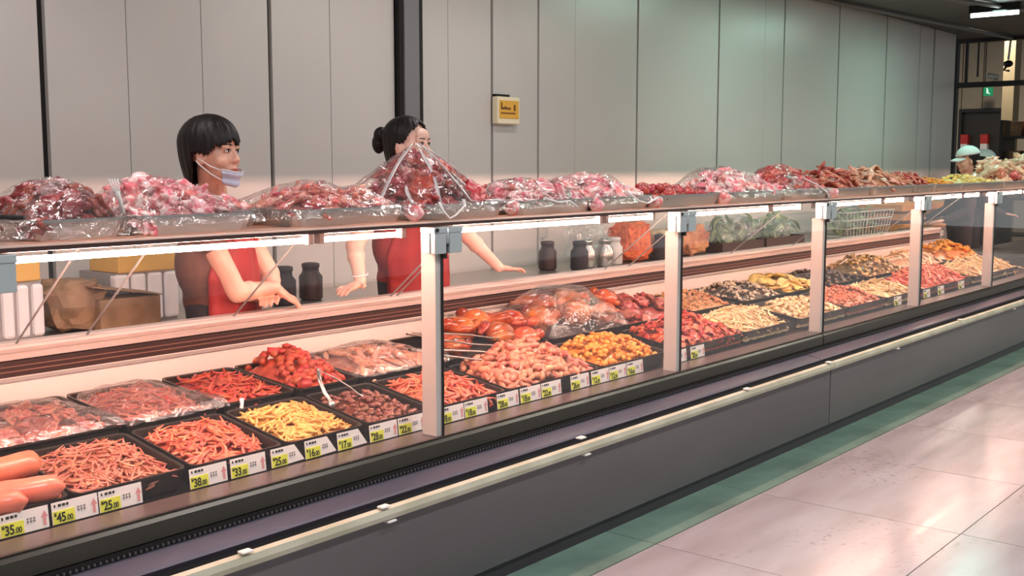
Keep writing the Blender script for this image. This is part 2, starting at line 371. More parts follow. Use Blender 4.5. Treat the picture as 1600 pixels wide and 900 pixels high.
MB().tube([(0, 0.06, 0.18), (0, 0.06, 1.68)], 0.008, 6).build('hanger', M_dark, ex)
# black steel frame across the opening
fr = empty('steel_frame', (14.2, 4.5, 0)); struct(fr, 'black steel frame across the opening right of the wall')
MB().box(-0.05, 0.05, -2.3, 0.18, 2.86, 2.96).build('top_beam', M_black, fr)
MB().box(-0.05, 0.05, -2.3, 0.18, 2.325, 2.385).build('cross_beam', M_black, fr)
MB().box(-0.04, 0.04, 0.13, 0.19, 0, 2.9).build('upright', M_black, fr)
MB().box(-0.02, 0.02, 0.02, 0.05, 2.385, 2.86).build('upright', M_black, fr)
MB().box(-0.7, -0.62, -2.3, 0.1, 0, 0.02).build('floor_plate', M_black, fr)
# thin pipes hung in the opening
pp = empty('hanging_pipe', (16.0, 4.9, 2.6)); tag(pp, 'thin black bracket pipe hanging above the cross beam', 'pipe')
MB().tube([(0, -0.75, 0.5), (0, 0.06, 0.47)], 0.016, 8).build('horizontal_pipe', M_black, pp)
MB().tube([(0, 0.06, 0.47), (0, 0.06, -0.02)], 0.014, 8).build('drop_pipe', M_black, pp)
MB().tube([(0, -0.5, 0.5), (0, -0.5, 1.6)], 0.008, 6).build('hanger', M_black, pp)
pn = empty('pendant_cord', (15.2, 4.34, 2.62)); tag(pn, 'pale cord with a small dark hook hanging from the ceiling', 'cord')
MB().tube([(0, -0.06, 1.58), (0, -0.03, 0.5), (0, 0, 0.10)], 0.014, 8).build('cord', M_post, pn)
MB().ell((0, 0, 0.05), (0.05, 0.06, 0.045)).tube([(0, 0.0, 0.05), (0, 0.05, -0.03), (0, -0.02, -0.04)], 0.016, 6).build('hook', M_black, pn, True)
cm = empty('security_camera', (14.2, 4.22, 2.385)); tag(cm, 'small white camera sitting on the black cross beam', 'camera')
MB().tube([(0, 0, 0), (0, 0, 0.05)], 0.02, 8).build('mount', M_post, cm)
MB().tube([(0.03, -0.05, 0.045), (-0.04, 0.06, 0.075)], 0.035, 10).build('camera_body', M_post, cm, True)
# tube light on the ceiling at the picture's upper right
tl = empty('ceiling_light', (11.23, 3.35, 2.80)); tag(tl, 'lit white tube light on the dark ceiling', 'ceiling light')
MB().box(-0.03, 0.03, -0.23, 0.23, 0.03, 0.098).build('fixture', M_dark, tl)
MB().tube([(0, -0.215, 0.01), (0, 0.215, 0.01)], 0.020, 10).build('tube', mat('ceiling_tube', (1, 1, 1), emis=(1, 1, 0.97), estr=9), tl, True)
# ducts/ribs on the ceiling
for i, (a, b) in enumerate((((8.5, 4.0), (13.9, 2.6)), ((9.5, 4.42), (14.1, 4.0)))):
    p_ = MB().tube([(a[0], a[1], 2.872), (b[0], b[1], 2.872)], 0.02, 8).build('conduit', mat('conduit', s(120, 120, 118), 0.5), None, True)
    tag(p_, ['thin grey conduit crossing the ceiling beside the tube light', 'thin grey conduit along the top of the panelled wall'][i], 'conduit')
# shelving far right
sh = empty('market_shelf', (16.6, 4.42, 0)); tag(sh, 'dark shelf with cartons right of the tan column', 'shelf')
for y in (-0.4, 0.26): MB().box(-0.3, 0.3, y, y + 0.04, 0, 2.0).build('side', M_black, sh)
for z in (0.4, 0.9, 1.35, 1.75): MB().box(-0.3, 0.3, -0.36, 0.26, z, z + 0.03).build('shelf_board', M_black, sh)
for i, z in enumerate((0.93, 1.38, 1.78)):
    for j in range(3):
        c_ = MB().box(16.35, 16.6, 4.09 + j * 0.18, 4.24 + j * 0.18, z + 0.001, z + 0.2).build('carton', M_kraft, bevel=0.004)
        tag(c_, 'small brown carton on the %s board of the far dark shelf' % ['lowest', 'middle', 'top'][i], 'carton', 'cartons on the far shelf')

# ------------------------------------------------------------------ wall sign
sg = empty('wall_sign', (5.30, 4.44, 1.64)); tag(sg, 'small white box with a yellow notice on the wall panel', 'sign')
MB().box(-0.105, 0.105, -0.04, 0.01, 0.0, 0.165).build('sign_box', mat('sign_ivory', s(232, 222, 190), 0.5), sg, bevel=0.008)
MB().box(-0.092, 0.088, -0.044, -0.04, 0.035, 0.142).build('yellow_plate', mat('sign_yellow', s(222, 168, 52), 0.5), sg)
mk = MB()
for a, b, z0, z1 in ((-0.075, 0.01, 0.088, 0.1), (-0.08, 0.055, 0.062, 0.070), (0.04, 0.056, 0.082, 0.118), (-0.08, -0.07, 0.09, 0.13), (-0.05, -0.03, 0.1, 0.106)): mk.box(a, b, -0.046, -0.0442, z0, z1)
mk.build('marks', mat('sign_ink', s(110, 66, 20), 0.6), sg)
MB().box(-0.1, 0.03, -0.02, 0.008, 0.166, 0.18).build('bracket', M_dark, sg)
hk = MB().tube([(5.665, 4.435, 1.02), (5.675, 4.41, 1.05), (5.69, 4.40, 1.0), (5.685, 4.41, 0.93), (5.67, 4.435, 0.92)], 0.009, 8).build('wall_hook', M_post, None, True)
tag(hk, 'white curved pull handle on the wall panel seam', 'handle')
# ------------------------------------------------------------------ price lettering, as shared meshes
TXT = {}
_tmp = []
for body in ('35', '45', '25', '38', '33', '16', '17', '28', '22', '18', '26', '12', '20', '.00', '\u00a5'):
    sz = {'.00': 0.020, '\u00a5': 0.0146}.get(body, 0.0325)
    cu = bpy.data.curves.new('price', 'FONT'); cu.body = body; cu.size = sz; cu.extrude = 0.0004; cu.space_character = 0.95; cu.offset = 0.0008 if sz > 0.021 else 0.0004
    o = bpy.data.objects.new('price', cu); C.objects.link(o); _tmp.append((body, o))
bpy.context.view_layer.update(); _dg = bpy.context.evaluated_depsgraph_get()
for body, o in _tmp:
    me = bpy.data.meshes.new_from_object(o.evaluated_get(_dg)); me.materials.clear(); me.materials.append(M_ink); TXT[body] = me
for body, o in _tmp: bpy.data.objects.remove(o)
# ------------------------------------------------------------------ food pieces: shared meshes, several of each kind
def chunk_me(name, r, n=1, amp=0.35, seed=0, freq=1.3):
    bm = bmesh.new(); bmesh.ops.create_icosphere(bm, subdivisions=n, radius=1.0)
    for v in bm.verts:
        d = v.co.normalized(); k = 1 + amp * mnoise.noise(d * freq + Vector((seed * 7.1, seed * 3.3, 1.7))) + amp * 0.4 * mnoise.noise(d * freq * 2.7 + Vector((seed, 9, 2)))
        if n > 1: k += 0.22 * (0.5 - abs(mnoise.noise(d * 3.6 + Vector((seed * 1.9, 4, seed))))) + 0.10 * mnoise.noise(d * 8.5 + Vector((3, seed, 8)))
        v.co = Vector((d.x * r[0], d.y * r[1], d.z * r[2])) * k
    me = bpy.data.meshes.new(name); bm.to_mesh(me); bm.free()
    me.polygons.foreach_set('use_smooth', [True] * len(me.polygons)); return me
def strip_me(name, L, rad, flat, bend, seed, n=6, k=5, taper=0.55):
    q = random.Random(seed); pts = []; rr = []
    b1, b2 = q.uniform(-bend, bend), q.uniform(-bend, bend)
    for i in range(k + 1):
        u = i / k - 0.5
        pts.append((u * L, b1 * (u * u - 0.08) * 4 * L * 0.3 + b2 * u * u * u * L * 2, b2 * (u * u) * L * 0.5))
        e = 1 - (abs(u) * 2) ** 3 * taper
        rr.append(rad * e * q.uniform(0.85, 1.15))
    return MB().tube(pts, rr, n, flat).mesh(name, True)
def slice_me(name, L, W, th, curl, seed, nx=6, ny=3):
    q = random.Random(seed); ph = q.uniform(0, 6); a = curl * q.uniform(0.6, 1.3)
    top = lambda u, v: ((u - .5) * L * (1 - 0.25 * (2 * v - 1) ** 2), (v - .5) * W * (1 - 0.55 * abs(2 * u - 1) ** 2.5), a * math.sin(u * 4 + ph) * 0.5 * L * 0.3 + a * (v - .5) ** 2 * W + th / 2 + 0.15 * th * math.sin(v * 9 + ph))
    mb = MB(); mb.grid(nx, ny, top); n = (nx + 1) * (ny + 1)
    mb.v += [(x, y, z - th) for x, y, z in mb.v[:n]]
    mb.f += [tuple(i + n for i in f)[::-1] for f in mb.f[:nx * ny]]
    rim = [i for i in range(nx + 1)] + [j * (nx + 1) + nx for j in range(1, ny + 1)] + [ny * (nx + 1) + i for i in range(nx - 1, -1, -1)] + [j * (nx + 1) for j in range(ny - 1, 0, -1)]
    for a_, b_ in zip(rim, rim[1:] + rim[:1]): mb.f.append((b_, a_, a_ + n, b_ + n))
    return mb.mesh(name, True)
def wing_me(name, seed, s_=1.0):
    q = random.Random(seed); mb = MB()
    a = q.uniform(0.5, 1.1)
    mb.tube([(-0.05 * s_, 0, 0), (-0.035 * s_, 0, 0.004), (-0.01 * s_, 0.004, 0.006), (0.012 * s_, 0.0, 0.003)], [0.006 * s_, 0.015 * s_, 0.019 * s_, 0.010 * s_], 8)
    mb.tube([(0.005 * s_, 0, 0.003), (0.022 * s_, 0.012 * a * s_, 0.004), (0.045 * s_, 0.03 * a * s_, 0.002), (0.06 * s_, 0.045 * a * s_, 0)], [0.011 * s_, 0.014 * s_, 0.011 * s_, 0.004 * s_], 8)
    return mb.mesh(name, True)
def sausage_me(name, L, r, bend, seed):
    pts = []; rr = []
    for i in range(13):
        u = i / 12 - 0.5; pts.append((u * L, bend * (u * u) * L, 0))
        e = min(1.0, (0.5 - abs(u)) * L / r); rr.append(max(0.004, r * math.sqrt(max(0.0, 1 - (1 - e) ** 2)) * (1 + 0.02 * math.sin(i * 2.1 + seed))))
    return MB().tube(pts, rr, 14).mesh(name, True)

def food(name, c1, c2, rough=0.36, nscale=30, bump=(60, 0.35), rand=0.22, coat=0.15, lo=0.38, hi=0.62):
    return mat(name, c1, rough, col2=c2, nscale=nscale, detail=4, lo=lo, hi=hi, bump=bump, rand=rand, coat=coat)
F_pink = food('shred_pink', s(204, 132, 108), s(158, 86, 66))
F_salmon = food('shred_salmon', s(226, 132, 102), s(190, 82, 58))
F_yellow = food('pickle_yellow', s(236, 188, 112), s(222, 158, 78))
F_brown = food('braised_brown', s(134, 84, 70), s(104, 58, 48))
F_red = food('chili_red', s(196, 84, 58), s(152, 48, 34))
F_redmeat = food('red_meat', s(176, 76, 62), s(206, 132, 112), nscale=45)
F_pork = food('raw_pork', s(232, 122, 126), s(250, 220, 214), nscale=26, lo=0.44, hi=0.6)
F_strip = food('raw_strip', s(230, 118, 104), s(246, 186, 166), nscale=22)
F_rawred = food('raw_red', s(176, 54, 54), s(222, 138, 130), nscale=30, lo=0.46, hi=0.66)
F_dark = food('liver_dark', s(126, 54, 50), s(168, 84, 74), nscale=18)
F_chick = food('poached_chicken', s(206, 134, 106), s(166, 90, 66), nscale=24)
F_roast = food('roast_skin', s(204, 112, 62), s(150, 60, 30), rough=0.26, nscale=14, coat=0.4)
F_orange = food('orange_bean', s(228, 160, 62), s(208, 124, 40))
F_nut = food('peanut', s(214, 160, 112), s(186, 128, 84))
F_pale = food('pale_noodle', s(232, 208, 166), s(214, 180, 128))
F_mush = food('mushroom', s(216, 200, 172), s(60, 42, 34), nscale=34)
F_tofu = food('tofu_skin', s(236, 212, 138), s(224, 190, 104), rough=0.5)
F_bone = food('cooked_bone', s(226, 176, 148), s(190, 112, 86), nscale=22)
F_saus = food('pink_sausage', s(224, 140, 112), s(206, 112, 86), rough=0.3, nscale=6, bump=(20, 0.1), rand=0.1, coat=0.3)
F_seed = food('seaweed_dark', s(48, 36, 30), s(92, 70, 52))
F_cream = food('chicken_cream', s(236, 208, 176), s(214, 160, 126), nscale=14)
F_mush2 = food('salad_mix', s(206, 176, 120), s(108, 74, 42), nscale=34)
F_olive = food('olive_salad', s(150, 118, 72), s(98, 74, 44))

SH = {}
def meshes(kind):
    if kind in SH: return SH[kind]
    if kind == 'shred': L = [strip_me('shred', 0.066, 0.0046, 0.75, 0.9, k) for k in range(7)]
    elif kind == 'thick_shred': L = [strip_me('thick_shred', 0.070, 0.0058, 0.7, 1.1, k + 40) for k in range(7)]
    elif kind == 'baton': L = [strip_me('baton', 0.066, 0.0052, 0.85, 0.25, k + 80, 5, 3, 0.2) for k in range(5)]
    elif kind == 'noodle': L = [strip_me('noodle', 0.10, 0.0045, 0.8, 1.8, k + 120, 5, 7) for k in range(5)]
    elif kind == 'finger': L = [strip_me('finger', 0.10, 0.0125, 0.7, 0.6, k + 160, 7, 6) for k in range(6)]
    elif kind == 'chunk': L = [chunk_me('chunk', (0.021, 0.016, 0.013), 1, 0.5, k) for k in range(6)]
    elif kind == 'small_chunk': L = [chunk_me('small_chunk', (0.014, 0.011, 0.009), 1, 0.55, k + 10) for k in range(6)]
    elif kind == 'big_chunk': L = [chunk_me('big_chunk', (0.048, 0.032, 0.021), 3, 0.75, k + 20, 1.7) for k in range(9)]
    elif kind == 'nut': L = [chunk_me('nut', (0.0095, 0.007, 0.006), 1, 0.2, k + 30) for k in range(3)]
    elif kind == 'slice': L = [slice_me('slice', 0.11, 0.06, 0.010, 0.6, k + 5) for k in range(6)]
    elif kind == 'small_slice': L = [slice_me('small_slice', 0.065, 0.034, 0.006, 0.7, k + 15) for k in range(6)]
    elif kind == 'wing': L = [wing_me('wing', k + 3, 1.0) for k in range(6)]
    elif kind == 'sheet': L = [slice_me('sheet', 0.20, 0.12, 0.008, 0.25, k + 33) for k in range(4)]
    SH[kind] = L
    return L
_var = {}
def variants(kind, m):
    key = (kind, m.name)
    if key not in _var:
        L = []
        for me in meshes(kind):
            c = me.copy(); c.materials.clear(); c.materials.append(m); L.append(c)
        _var[key] = L
    return _var[key]

class Bed:
    """a tray's filling: a mound over the rectangle x0..x1, y0..y1 on a plane that rises from z0 (front) to z1 (back)"""
    def __init__(self, x0, x1, y0, y1, z0, z1, H, peak=(0, 0), p=2.2, lump=0.25, seed=0):
        self.a = (x0, x1, y0, y1, z0, z1); self.H = H; self.pk = peak; self.p = p; self.l = lump; self.s = seed
    def z(self, u, v, f=1.0):
        x0, x1, y0, y1, z0, z1 = self.a
        uu = (u - self.pk[0]) / (1 + abs(self.pk[0]) if (u < self.pk[0]) == (self.pk[0] > 0) else 1 - abs(self.pk[0]) + 1e-6) if self.pk[0] else u
        vv = (v - self.pk[1]) / (1 + abs(self.pk[1]) if (v < self.pk[1]) == (self.pk[1] > 0) else 1 - abs(self.pk[1]) + 1e-6) if self.pk[1] else v
        d = max(0.0, 1 - abs(min(1, abs(uu))) ** self.p) * max(0.0, 1 - min(1, abs(vv)) ** self.p)
        n = mnoise.noise(Vector((u * 2.3 + self.s * 5.7, v * 2.3, self.s)))
        return z0 + (z1 - z0) * (v + 1) / 2 + self.H * f * d ** 0.75 * (1 + self.l * n)
    def pt(self, u, v, f=1.0):
        x0, x1, y0, y1, z0, z1 = self.a
        return Vector((x0 + (x1 - x0) * (u + 1) / 2, y0 + (y1 - y0) * (v + 1) / 2, self.z(u, v, f)))
    def normal(self, u, v):
        e = 0.05; a = self.pt(min(1, u + e), v) - self.pt(max(-1, u - e), v); b = self.pt(u, min(1, v + e)) - self.pt(u, max(-1, v - e))
        return a.cross(b).normalized()

def heap_core(bed, name, m, label, cat, nx=22, ny=18, f=0.80):
    x0, x1, y0, y1, z0, z1 = bed.a
    cx, cy = (x0 + x1) / 2, (y0 + y1) / 2
    mb = MB(); mb.grid(nx, ny, lambda i, j: bed.pt(2 * i - 1, 2 * j - 1, f) - Vector((cx, cy, z0)) + Vector((0, 0, 0.006 * mnoise.noise(Vector((i * 11, j * 11, bed.s))) - 0.010)))
    n = len(mb.v)
    mb.grid(1, 1, lambda i, j: Vector((x0 + (x1 - x0) * i - cx, y0 + (y1 - y0) * j - cy, (z1 - z0) * j - 0.012)))
    rim = [i for i in range(nx + 1)] + [j * (nx + 1) + nx for j in range(1, ny + 1)] + [ny * (nx + 1) + i for i in range(nx - 1, -1, -1)] + [j * (nx + 1) for j in range(ny - 1, 0, -1)]
    base = [(mb.v[k][0], mb.v[k][1], mb.v[k][2] - 0.02) for k in rim]
    o0 = len(mb.v); mb.v += base; k_ = len(rim)
    for q in range(k_): mb.f.append((rim[q], rim[(q + 1) % k_], o0 + (q + 1) % k_, o0 + q))
    o = mb.build(name, m, None, True, (cx, cy, z0)); tag(o, label, cat, None, 'stuff')
    return o

def scatter(bed, name, kind, m, n, label, cat, group, vmax=1.0, sink=0.3, tilt=0.35, edge=0.98, yaw=None, size=(0.85, 1.15), front=0.0, lift=0.0, f=1.0):
    ms = variants(kind, m); objs = []
    for i in range(n):
        u = rng.uniform(-edge, edge); v = rng.uniform(-edge, min(edge, vmax))
        if rng.random() < 0.3: v = -abs(v)
        p = bed.pt(u, v, f); nn = bed.normal(u, v)
        nn = (nn + Vector((rng.uniform(-tilt, tilt), rng.uniform(-tilt, tilt), 0))).normalized()
        ya = rng.uniform(0, 2 * math.pi) if yaw is None else yaw + rng.gauss(0, 0.5)
        t = Vector((math.cos(ya), math.sin(ya), 0)); t = (t - nn * t.dot(nn)).normalized(); b = nn.cross(t)
        sc = rng.uniform(*size)
        p = p + Vector((0, 0, lift + rng.uniform(-0.004, 0.006)))
        M = Matrix(((t.x, b.x, nn.x, p.x), (t.y, b.y, nn.y, p.y), (t.z, b.z, nn.z, p.z), (0, 0, 0, 1)))
        o = bpy.data.objects.new(name, rng.choice(ms)); C.objects.link(o)
        o.matrix_world = M @ Matrix.Diagonal((sc, sc, sc, 1))
        tag(o, label, cat, group); objs.append(o)
    return objs

def tray_mesh(name, w, d, h, th=0.003, flare=0.03, lip=0.012, r=0.035):
    """open pan with rounded corners, flared sides and a rolled lip; origin at the centre of its floor"""
    def ring(w_, d_, z, r_):
        out = []
        for cx, cy, a0 in ((w_ / 2 - r_, -d_ / 2 + r_, -90), (w_ / 2 - r_, d_ / 2 - r_, 0), (-w_ / 2 + r_, d_ / 2 - r_, 90), (-w_ / 2 + r_, -d_ / 2 + r_, 180)):
            for k in range(5):
                a = R(a0 + k * 22.5); out.append((cx + r_ * math.cos(a), cy + r_ * math.sin(a), z))
        return out
    rings = [ring(w - 2 * flare, d - 2 * flare, 0.0, r), ring(w - 2 * lip, d - 2 * lip, h, r), ring(w, d, h + 0.001, r + lip), ring(w, d, h - 0.006, r + lip),
             ring(w - 2 * lip + 0.004, d - 2 * lip + 0.004, h - 0.005, r), ring(w - 2 * lip - 2 * th, d - 2 * lip - 2 * th, h - 0.001, r), ring(w - 2 * flare - 2 * th, d - 2 * flare - 2 * th, th, r)]
    rings = [rings[0], rings[4], rings[3], rings[2], rings[5], rings[6]]
    mb = MB(); n = 20
    for q in rings: mb.v += q
    for i in range(len(rings) - 1):
        for k in range(n): mb.f.append((i * n + k, i * n + (k + 1) % n, (i + 1) * n + (k + 1) % n, (i + 1) * n + k))
    mb.f.append(tuple(range(n))[::-1]); mb.f.append(tuple(range((len(rings) - 1) * n, len(rings) * n)))
    return mb.mesh(name)

def film_sheet(name, label, x0, x1, y0, y1, zf, nx=44, ny=36, group='sheets of cling film', mtl=None, hem=0.03):
    """cling film following the height function zf(x,y); the rim hangs a little"""
    cx, cy = (x0 + x1) / 2, (y0 + y1) / 2; z00 = zf(cx, cy)
    def fn(i, j):
        x = x0 + (x1 - x0) * i; y = y0 + (y1 - y0) * j
        z = zf(x, y)
        e = min(i, 1 - i, j, 1 - j)
        z += 0.006 * abs(mnoise.noise(Vector((x * 17, y * 17, 3)))) + 0.004 * mnoise.noise(Vector((x * 40 + y * 25, y * 30, 1)))
        if e < 0.04: z -= hem * (1 - e / 0.04)
        return (x - cx, y - cy, z - z00)
    o = MB().grid(nx, ny, fn).build(name, mtl or FILM, None, True, (cx, cy, z00)); tag(o, label, 'film', group)
    return o
def drape(beds, rest):
    def zf(x, y):
        z = rest
        for b in beds:
            x0, x1, y0, y1, z0, z1 = b.a
            u = (x - x0) / (x1 - x0) * 2 - 1; v = (y - y0) / (y1 - y0) * 2 - 1
            if -1 <= u <= 1 and -1 <= v <= 1: z = max(z, b.z(u, v) + 0.024)
        return z
    return zf

# ------------------------------------------------------------------ trays in the case
def case_tray(row, x0, x1, label, h=0.066):
    if row == 0: y0, y1, z0, z1 = 2.652, 2.978, 0.551, 0.603   # rim
    else: y0, y1, z0, z1 = 2.996, 3.375, 0.622, 0.659
    a = math.atan2(z1 - z0, y1 - y0); d = math.hypot(y1 - y0, z1 - z0)
    me = tray_mesh('serving_tray', x1 - x0 - 0.004, d, h, flare=0.012, lip=0.006, r=0.02)
    o = link('serving_tray', me, M_tray)
    o.rotation_euler = (a, 0, 0)
    c = Vector(((x0 + x1) / 2, (y0 + y1) / 2, (z0 + z1) / 2)) - Vector((0, -math.sin(a), math.cos(a))) * h
    o.location = c
    tag(o, label, 'tray', 'black trays in the case')
    return (x0 + 0.014, x1 - 0.014, y0 + 0.014, y1 - 0.012, z0 - 0.016, z1 - 0.016)

def fill(row, x0, x1, tray_label, piece, kind, m, n, H, label, cat, group, core_name, core_label, core_m=None, seed=0, peak=(0, 0), p=2.2, **kw):
    r = case_tray(row, x0, x1, tray_label)
    ins = kw.pop('inset', 0.012 if x0 < 4.4 else 0.0)
    r = (r[0] + ins * 1.5, r[1] - ins * 1.5, r[2] + (ins * 0.5 if row == 0 else ins), r[3] - ins, r[4] - 0.004, r[5] - 0.004)
    b = Bed(*r, H, peak, p, 0.3, seed)
    heap_core(b, core_name, core_m or m, core_label, cat)
    scatter(b, piece, kind, m, n, label, cat, group, **kw)
    return b

# front row
r = case_tray(0, 1.03, 1.435, 'black tray holding the thick pink sausages')
for i, (x, y, z, rz, L, rad) in enumerate(((1.27, 2.80, 0.612, 0.16, 0.36, 0.031), (1.30, 2.72, 0.574, -0.55, 0.26, 0.030), (1.205, 2.705, 0.565, -0.62, 0.24, 0.028), (1.16, 2.80, 0.59, -0.1, 0.22, 0.029),
                                            (1.33, 2.735, 0.537, -0.5, 0.22, 0.022), (1.14, 2.73, 0.56, 0.4, 0.2, 0.028), (1.24, 2.90, 0.59, 0.05, 0.3, 0.03), (1.16, 2.87, 0.58, 0.2, 0.2, 0.03))):
    o = link('sausage', sausage_me('sausage', L * 1.05, rad * 1.15, 0.18, i), F_saus); o.location = (x, y, z); o.rotation_euler = (0, -0.05 if i else 0.02, rz)
    tag(o, ['thick pink sausage lying topmost along the tray', 'pink sausage slanting under the topmost one, tip toward the second price tag', 'short pink sausage slanting at the picture\'s left edge',
            'pink sausage beneath the topmost one, cut by the left edge', 'thin pink sausage lowest at the tray front', 'pink sausage end beside the first price tag', 'pink sausage at the back of the tray',
            'pink sausage behind, half hidden by the topmost one'][i], 'sausage', 'sausages in the front tray')
fill(0, 1.442, 1.785, 'black tray under the brownish pink shreds beside the sausages', 'meat_shred', 'shred', F_pink, 240, 0.042, 'thin brownish pink meat shred in the tray beside the sausages', 'meat shred', 'pink shreds beside the sausages',
     'shredded_meat', 'heap of brownish pink shreds under the loose ones', seed=1, p=2.0, sink=0.4)
fill(0, 1.795, 2.125, 'black tray under the salmon coloured shreds', 'salmon_shred', 'thick_shred', F_salmon, 220, 0.040, 'curly salmon coloured shred left of the yellow batons', 'meat shred', 'salmon shreds left of the yellow batons',
     'salmon_shreds', 'heap of salmon shreds under the loose ones', seed=2)
fill(0, 2.135, 2.46, 'black tray under the pale yellow batons', 'yellow_baton', 'baton', F_yellow, 220, 0.036, 'pale yellow pickled baton in the tray before the steel tongs', 'pickle', 'yellow batons before the tongs',
     'yellow_pickle', 'heap of yellow batons under the loose ones', seed=3)
fill(0, 2.47, 2.78, 'black tray under the small dark brown chunks', 'brown_morsel', 'small_chunk', F_brown, 160, 0.018, 'small dark brown braised morsel beside the yellow batons', 'morsel', 'brown morsels beside the yellow batons',
     'brown_morsels', 'heap of brown morsels under the loose ones', seed=4)
fill(0, 2.79, 3.185, 'black tray under pinkish tendons right of the nearest post', 'pink_tendon', 'thick_shred', F_salmon, 170, 0.042, 'pinkish tendon strip right of the nearest post', 'meat strip', 'tendons right of the nearest post',
     'tendon_strips', 'heap of pinkish strips under the loose ones', seed=5, size=(1.0, 1.4))
fill(0, 3.195, 3.80, 'wide black tray under the poached chicken pieces', 'chicken_wing', 'wing', F_chick, 180, 0.088, 'poached chicken wing in the wide tray below the ducks', 'chicken wing', 'chicken wings below the ducks',
     'chicken_pieces', 'heap of chicken pieces under the loose wings', seed=6, peak=(0, 0.25), size=(0.7, 1.05), tilt=0.6)
fill(0, 3.81, 4.33, 'black tray under the orange yellow puffs', 'orange_puff', 'chunk', F_orange, 220, 0.075, 'orange yellow bean puff left of the second post', 'bean puff', 'orange puffs left of the second post',
     'orange_puffs', 'heap of orange puffs under the loose ones', seed=7, size=(0.6, 0.95))
fill(0, 4.42, 5.06, 'black tray under the red chili pieces', 'chili_piece', 'small_slice', F_red, 190, 0.085, 'red chili coated slice right of the second post', 'meat slice', 'chili slices right of the second post',
     'chili_meat', 'heap of red chili meat under the loose slices', seed=8)
fill(0, 5.07, 5.60, 'black tray under the pale yellow ribbons', 'pale_ribbon', 'thick_shred', F_pale, 190, 0.075, 'pale yellow ribbon beside the red chili heap', 'ribbon', 'pale ribbons beside the chili heap',
     'pale_ribbons', 'heap of pale ribbons under the loose ones', seed=9)
fill(0, 5.70, 6.35, 'black tray under pale cream cubes right of the third post', 'cream_cube', 'small_chunk', F_pale, 180, 0.06, 'pale cream cube right of the third post', 'cube', 'cream cubes right of the third post',
     'cream_cubes', 'heap of pale cubes under the loose ones', seed=10, size=(1, 1.5))
fill(0, 6.36, 6.95, 'black tray under the brownish minced heap', 'mince_crumb', 'small_chunk', F_chick, 170, 0.075, 'brownish crumb of the mince before the olive salad', 'crumb', 'mince crumbs before the olive salad',
     'mince_heap', 'heap of brownish mince', seed=11)
fill(0, 6.96, 7.55, 'black tray under the pale strips left of the fourth post', 'pale_strip', 'thick_shred', F_pale, 90, 0.06, 'pale strip in the tray left of the fourth post', 'strip', 'pale strips left of the fourth post',
     'pale_strips', 'heap of pale strips', seed=12, size=(1, 1.5))
fill(0, 7.6, 8.65, 'long black tray under the orange shreds between the far posts', 'orange_shred', 'thick_shred', F_salmon, 160, 0.10, 'orange shred between the fourth and fifth posts', 'shred', 'orange shreds between the far posts',
     'orange_shreds', 'heap of orange shreds between the far posts', seed=13, size=(1.1, 1.6))
fill(0, 8.7, 9.9, 'long black tray under pale noodles at the far end', 'pale_noodle', 'noodle', F_pale, 110, 0.08, 'pale noodle at the far end of the case', 'noodle', 'pale noodles at the far end',
     'noodle_heap', 'heap of pale noodles at the far end', seed=14, size=(1.2, 1.6))

# rear row
BEDS = {}
BEDS['b0'] = fill(1, 1.30, 1.80, 'black rear tray under film behind the sausages', 'meat_sliver', 'small_slice', F_redmeat, 60, 0.035, 'pinkish meat sliver under film behind the sausages', 'meat slice', 'slivers behind the sausages',
     'sliver_heap', 'pink slivers heaped under film behind the sausages', seed=21)
BEDS['b1'] = fill(1, 1.81, 2.15, 'black rear tray under film behind the pink shreds', 'ear_shred', 'thick_shred', F_redmeat, 150, 0.040, 'reddish shred under film in the second rear tray', 'meat shred', 'reddish shreds in the second rear tray',
     'ear_shreds', 'heap of reddish shreds in the second rear tray', seed=22, size=(0.9, 1.3))
BEDS['b2'] = fill(1, 2.16, 2.46, 'black rear tray behind the salmon shreds', 'red_shred', 'thick_shred', F_red, 160, 0.036, 'bright red shred in the rear tray behind the yellow batons', 'meat shred', 'bright red shreds behind the yellow batons',
     'red_shreds', 'heap of bright red shreds', seed=23, size=(0.9, 1.3))
BEDS['b3'] = fill(1, 2.465, 2.76, 'black rear tray under the tall red chunks left of the tongs', 'chili_chunk', 'chunk', F_red, 120, 0.088, 'red chili chunk in the tall heap behind the steel tongs', 'meat chunk', 'red chunks behind the tongs',
     'chili_chunks', 'tall heap of red chunks', seed=24, peak=(-0.1, 0.3), size=(0.8, 1.3))
BEDS['b4'] = fill(1, 2.77, 3.24, 'black rear tray under film left of the nearest post', 'rib_strip', 'finger', F_bone, 60, 0.052, 'pale red rib strip under film left of the nearest post', 'rib', 'rib strips left of the nearest post',
     'rib_heap', 'heap of rib strips under film', seed=25, yaw=1.3)
r5 = case_tray(1, 3.25, 3.90, 'black rear tray under the first roast ducks'); BEDS['b5'] = Bed(*r5, 0.06, (0, 0), 2.2, 0.2, 26)
r6 = case_tray(1, 3.91, 4.50, 'black rear tray under the film wrapped roast ducks'); BEDS['b6'] = Bed(*r6, 0.08, (0, 0), 2.2, 0.2, 27)
BEDS['b7'] = fill(1, 4.51, 5.10, 'black rear tray under dark red cuts left of the second post', 'dark_cut', 'big_chunk', F_dark, 26, 0.10, 'dark red glazed cut left of the second post', 'meat cut', 'dark cuts left of the second post',
     'dark_cuts', 'heap of dark red cuts', seed=28, size=(0.7, 1.1))
BEDS['b8'] = fill(1, 5.14, 5.62, 'black rear tray under the peanuts', 'peanut', 'nut', F_nut, 190, 0.075, 'roasted peanut in the rear tray right of the second post', 'peanut', 'peanuts right of the second post',
     'peanut_heap', 'heap of roasted peanuts', seed=29, size=(1.0, 1.4))
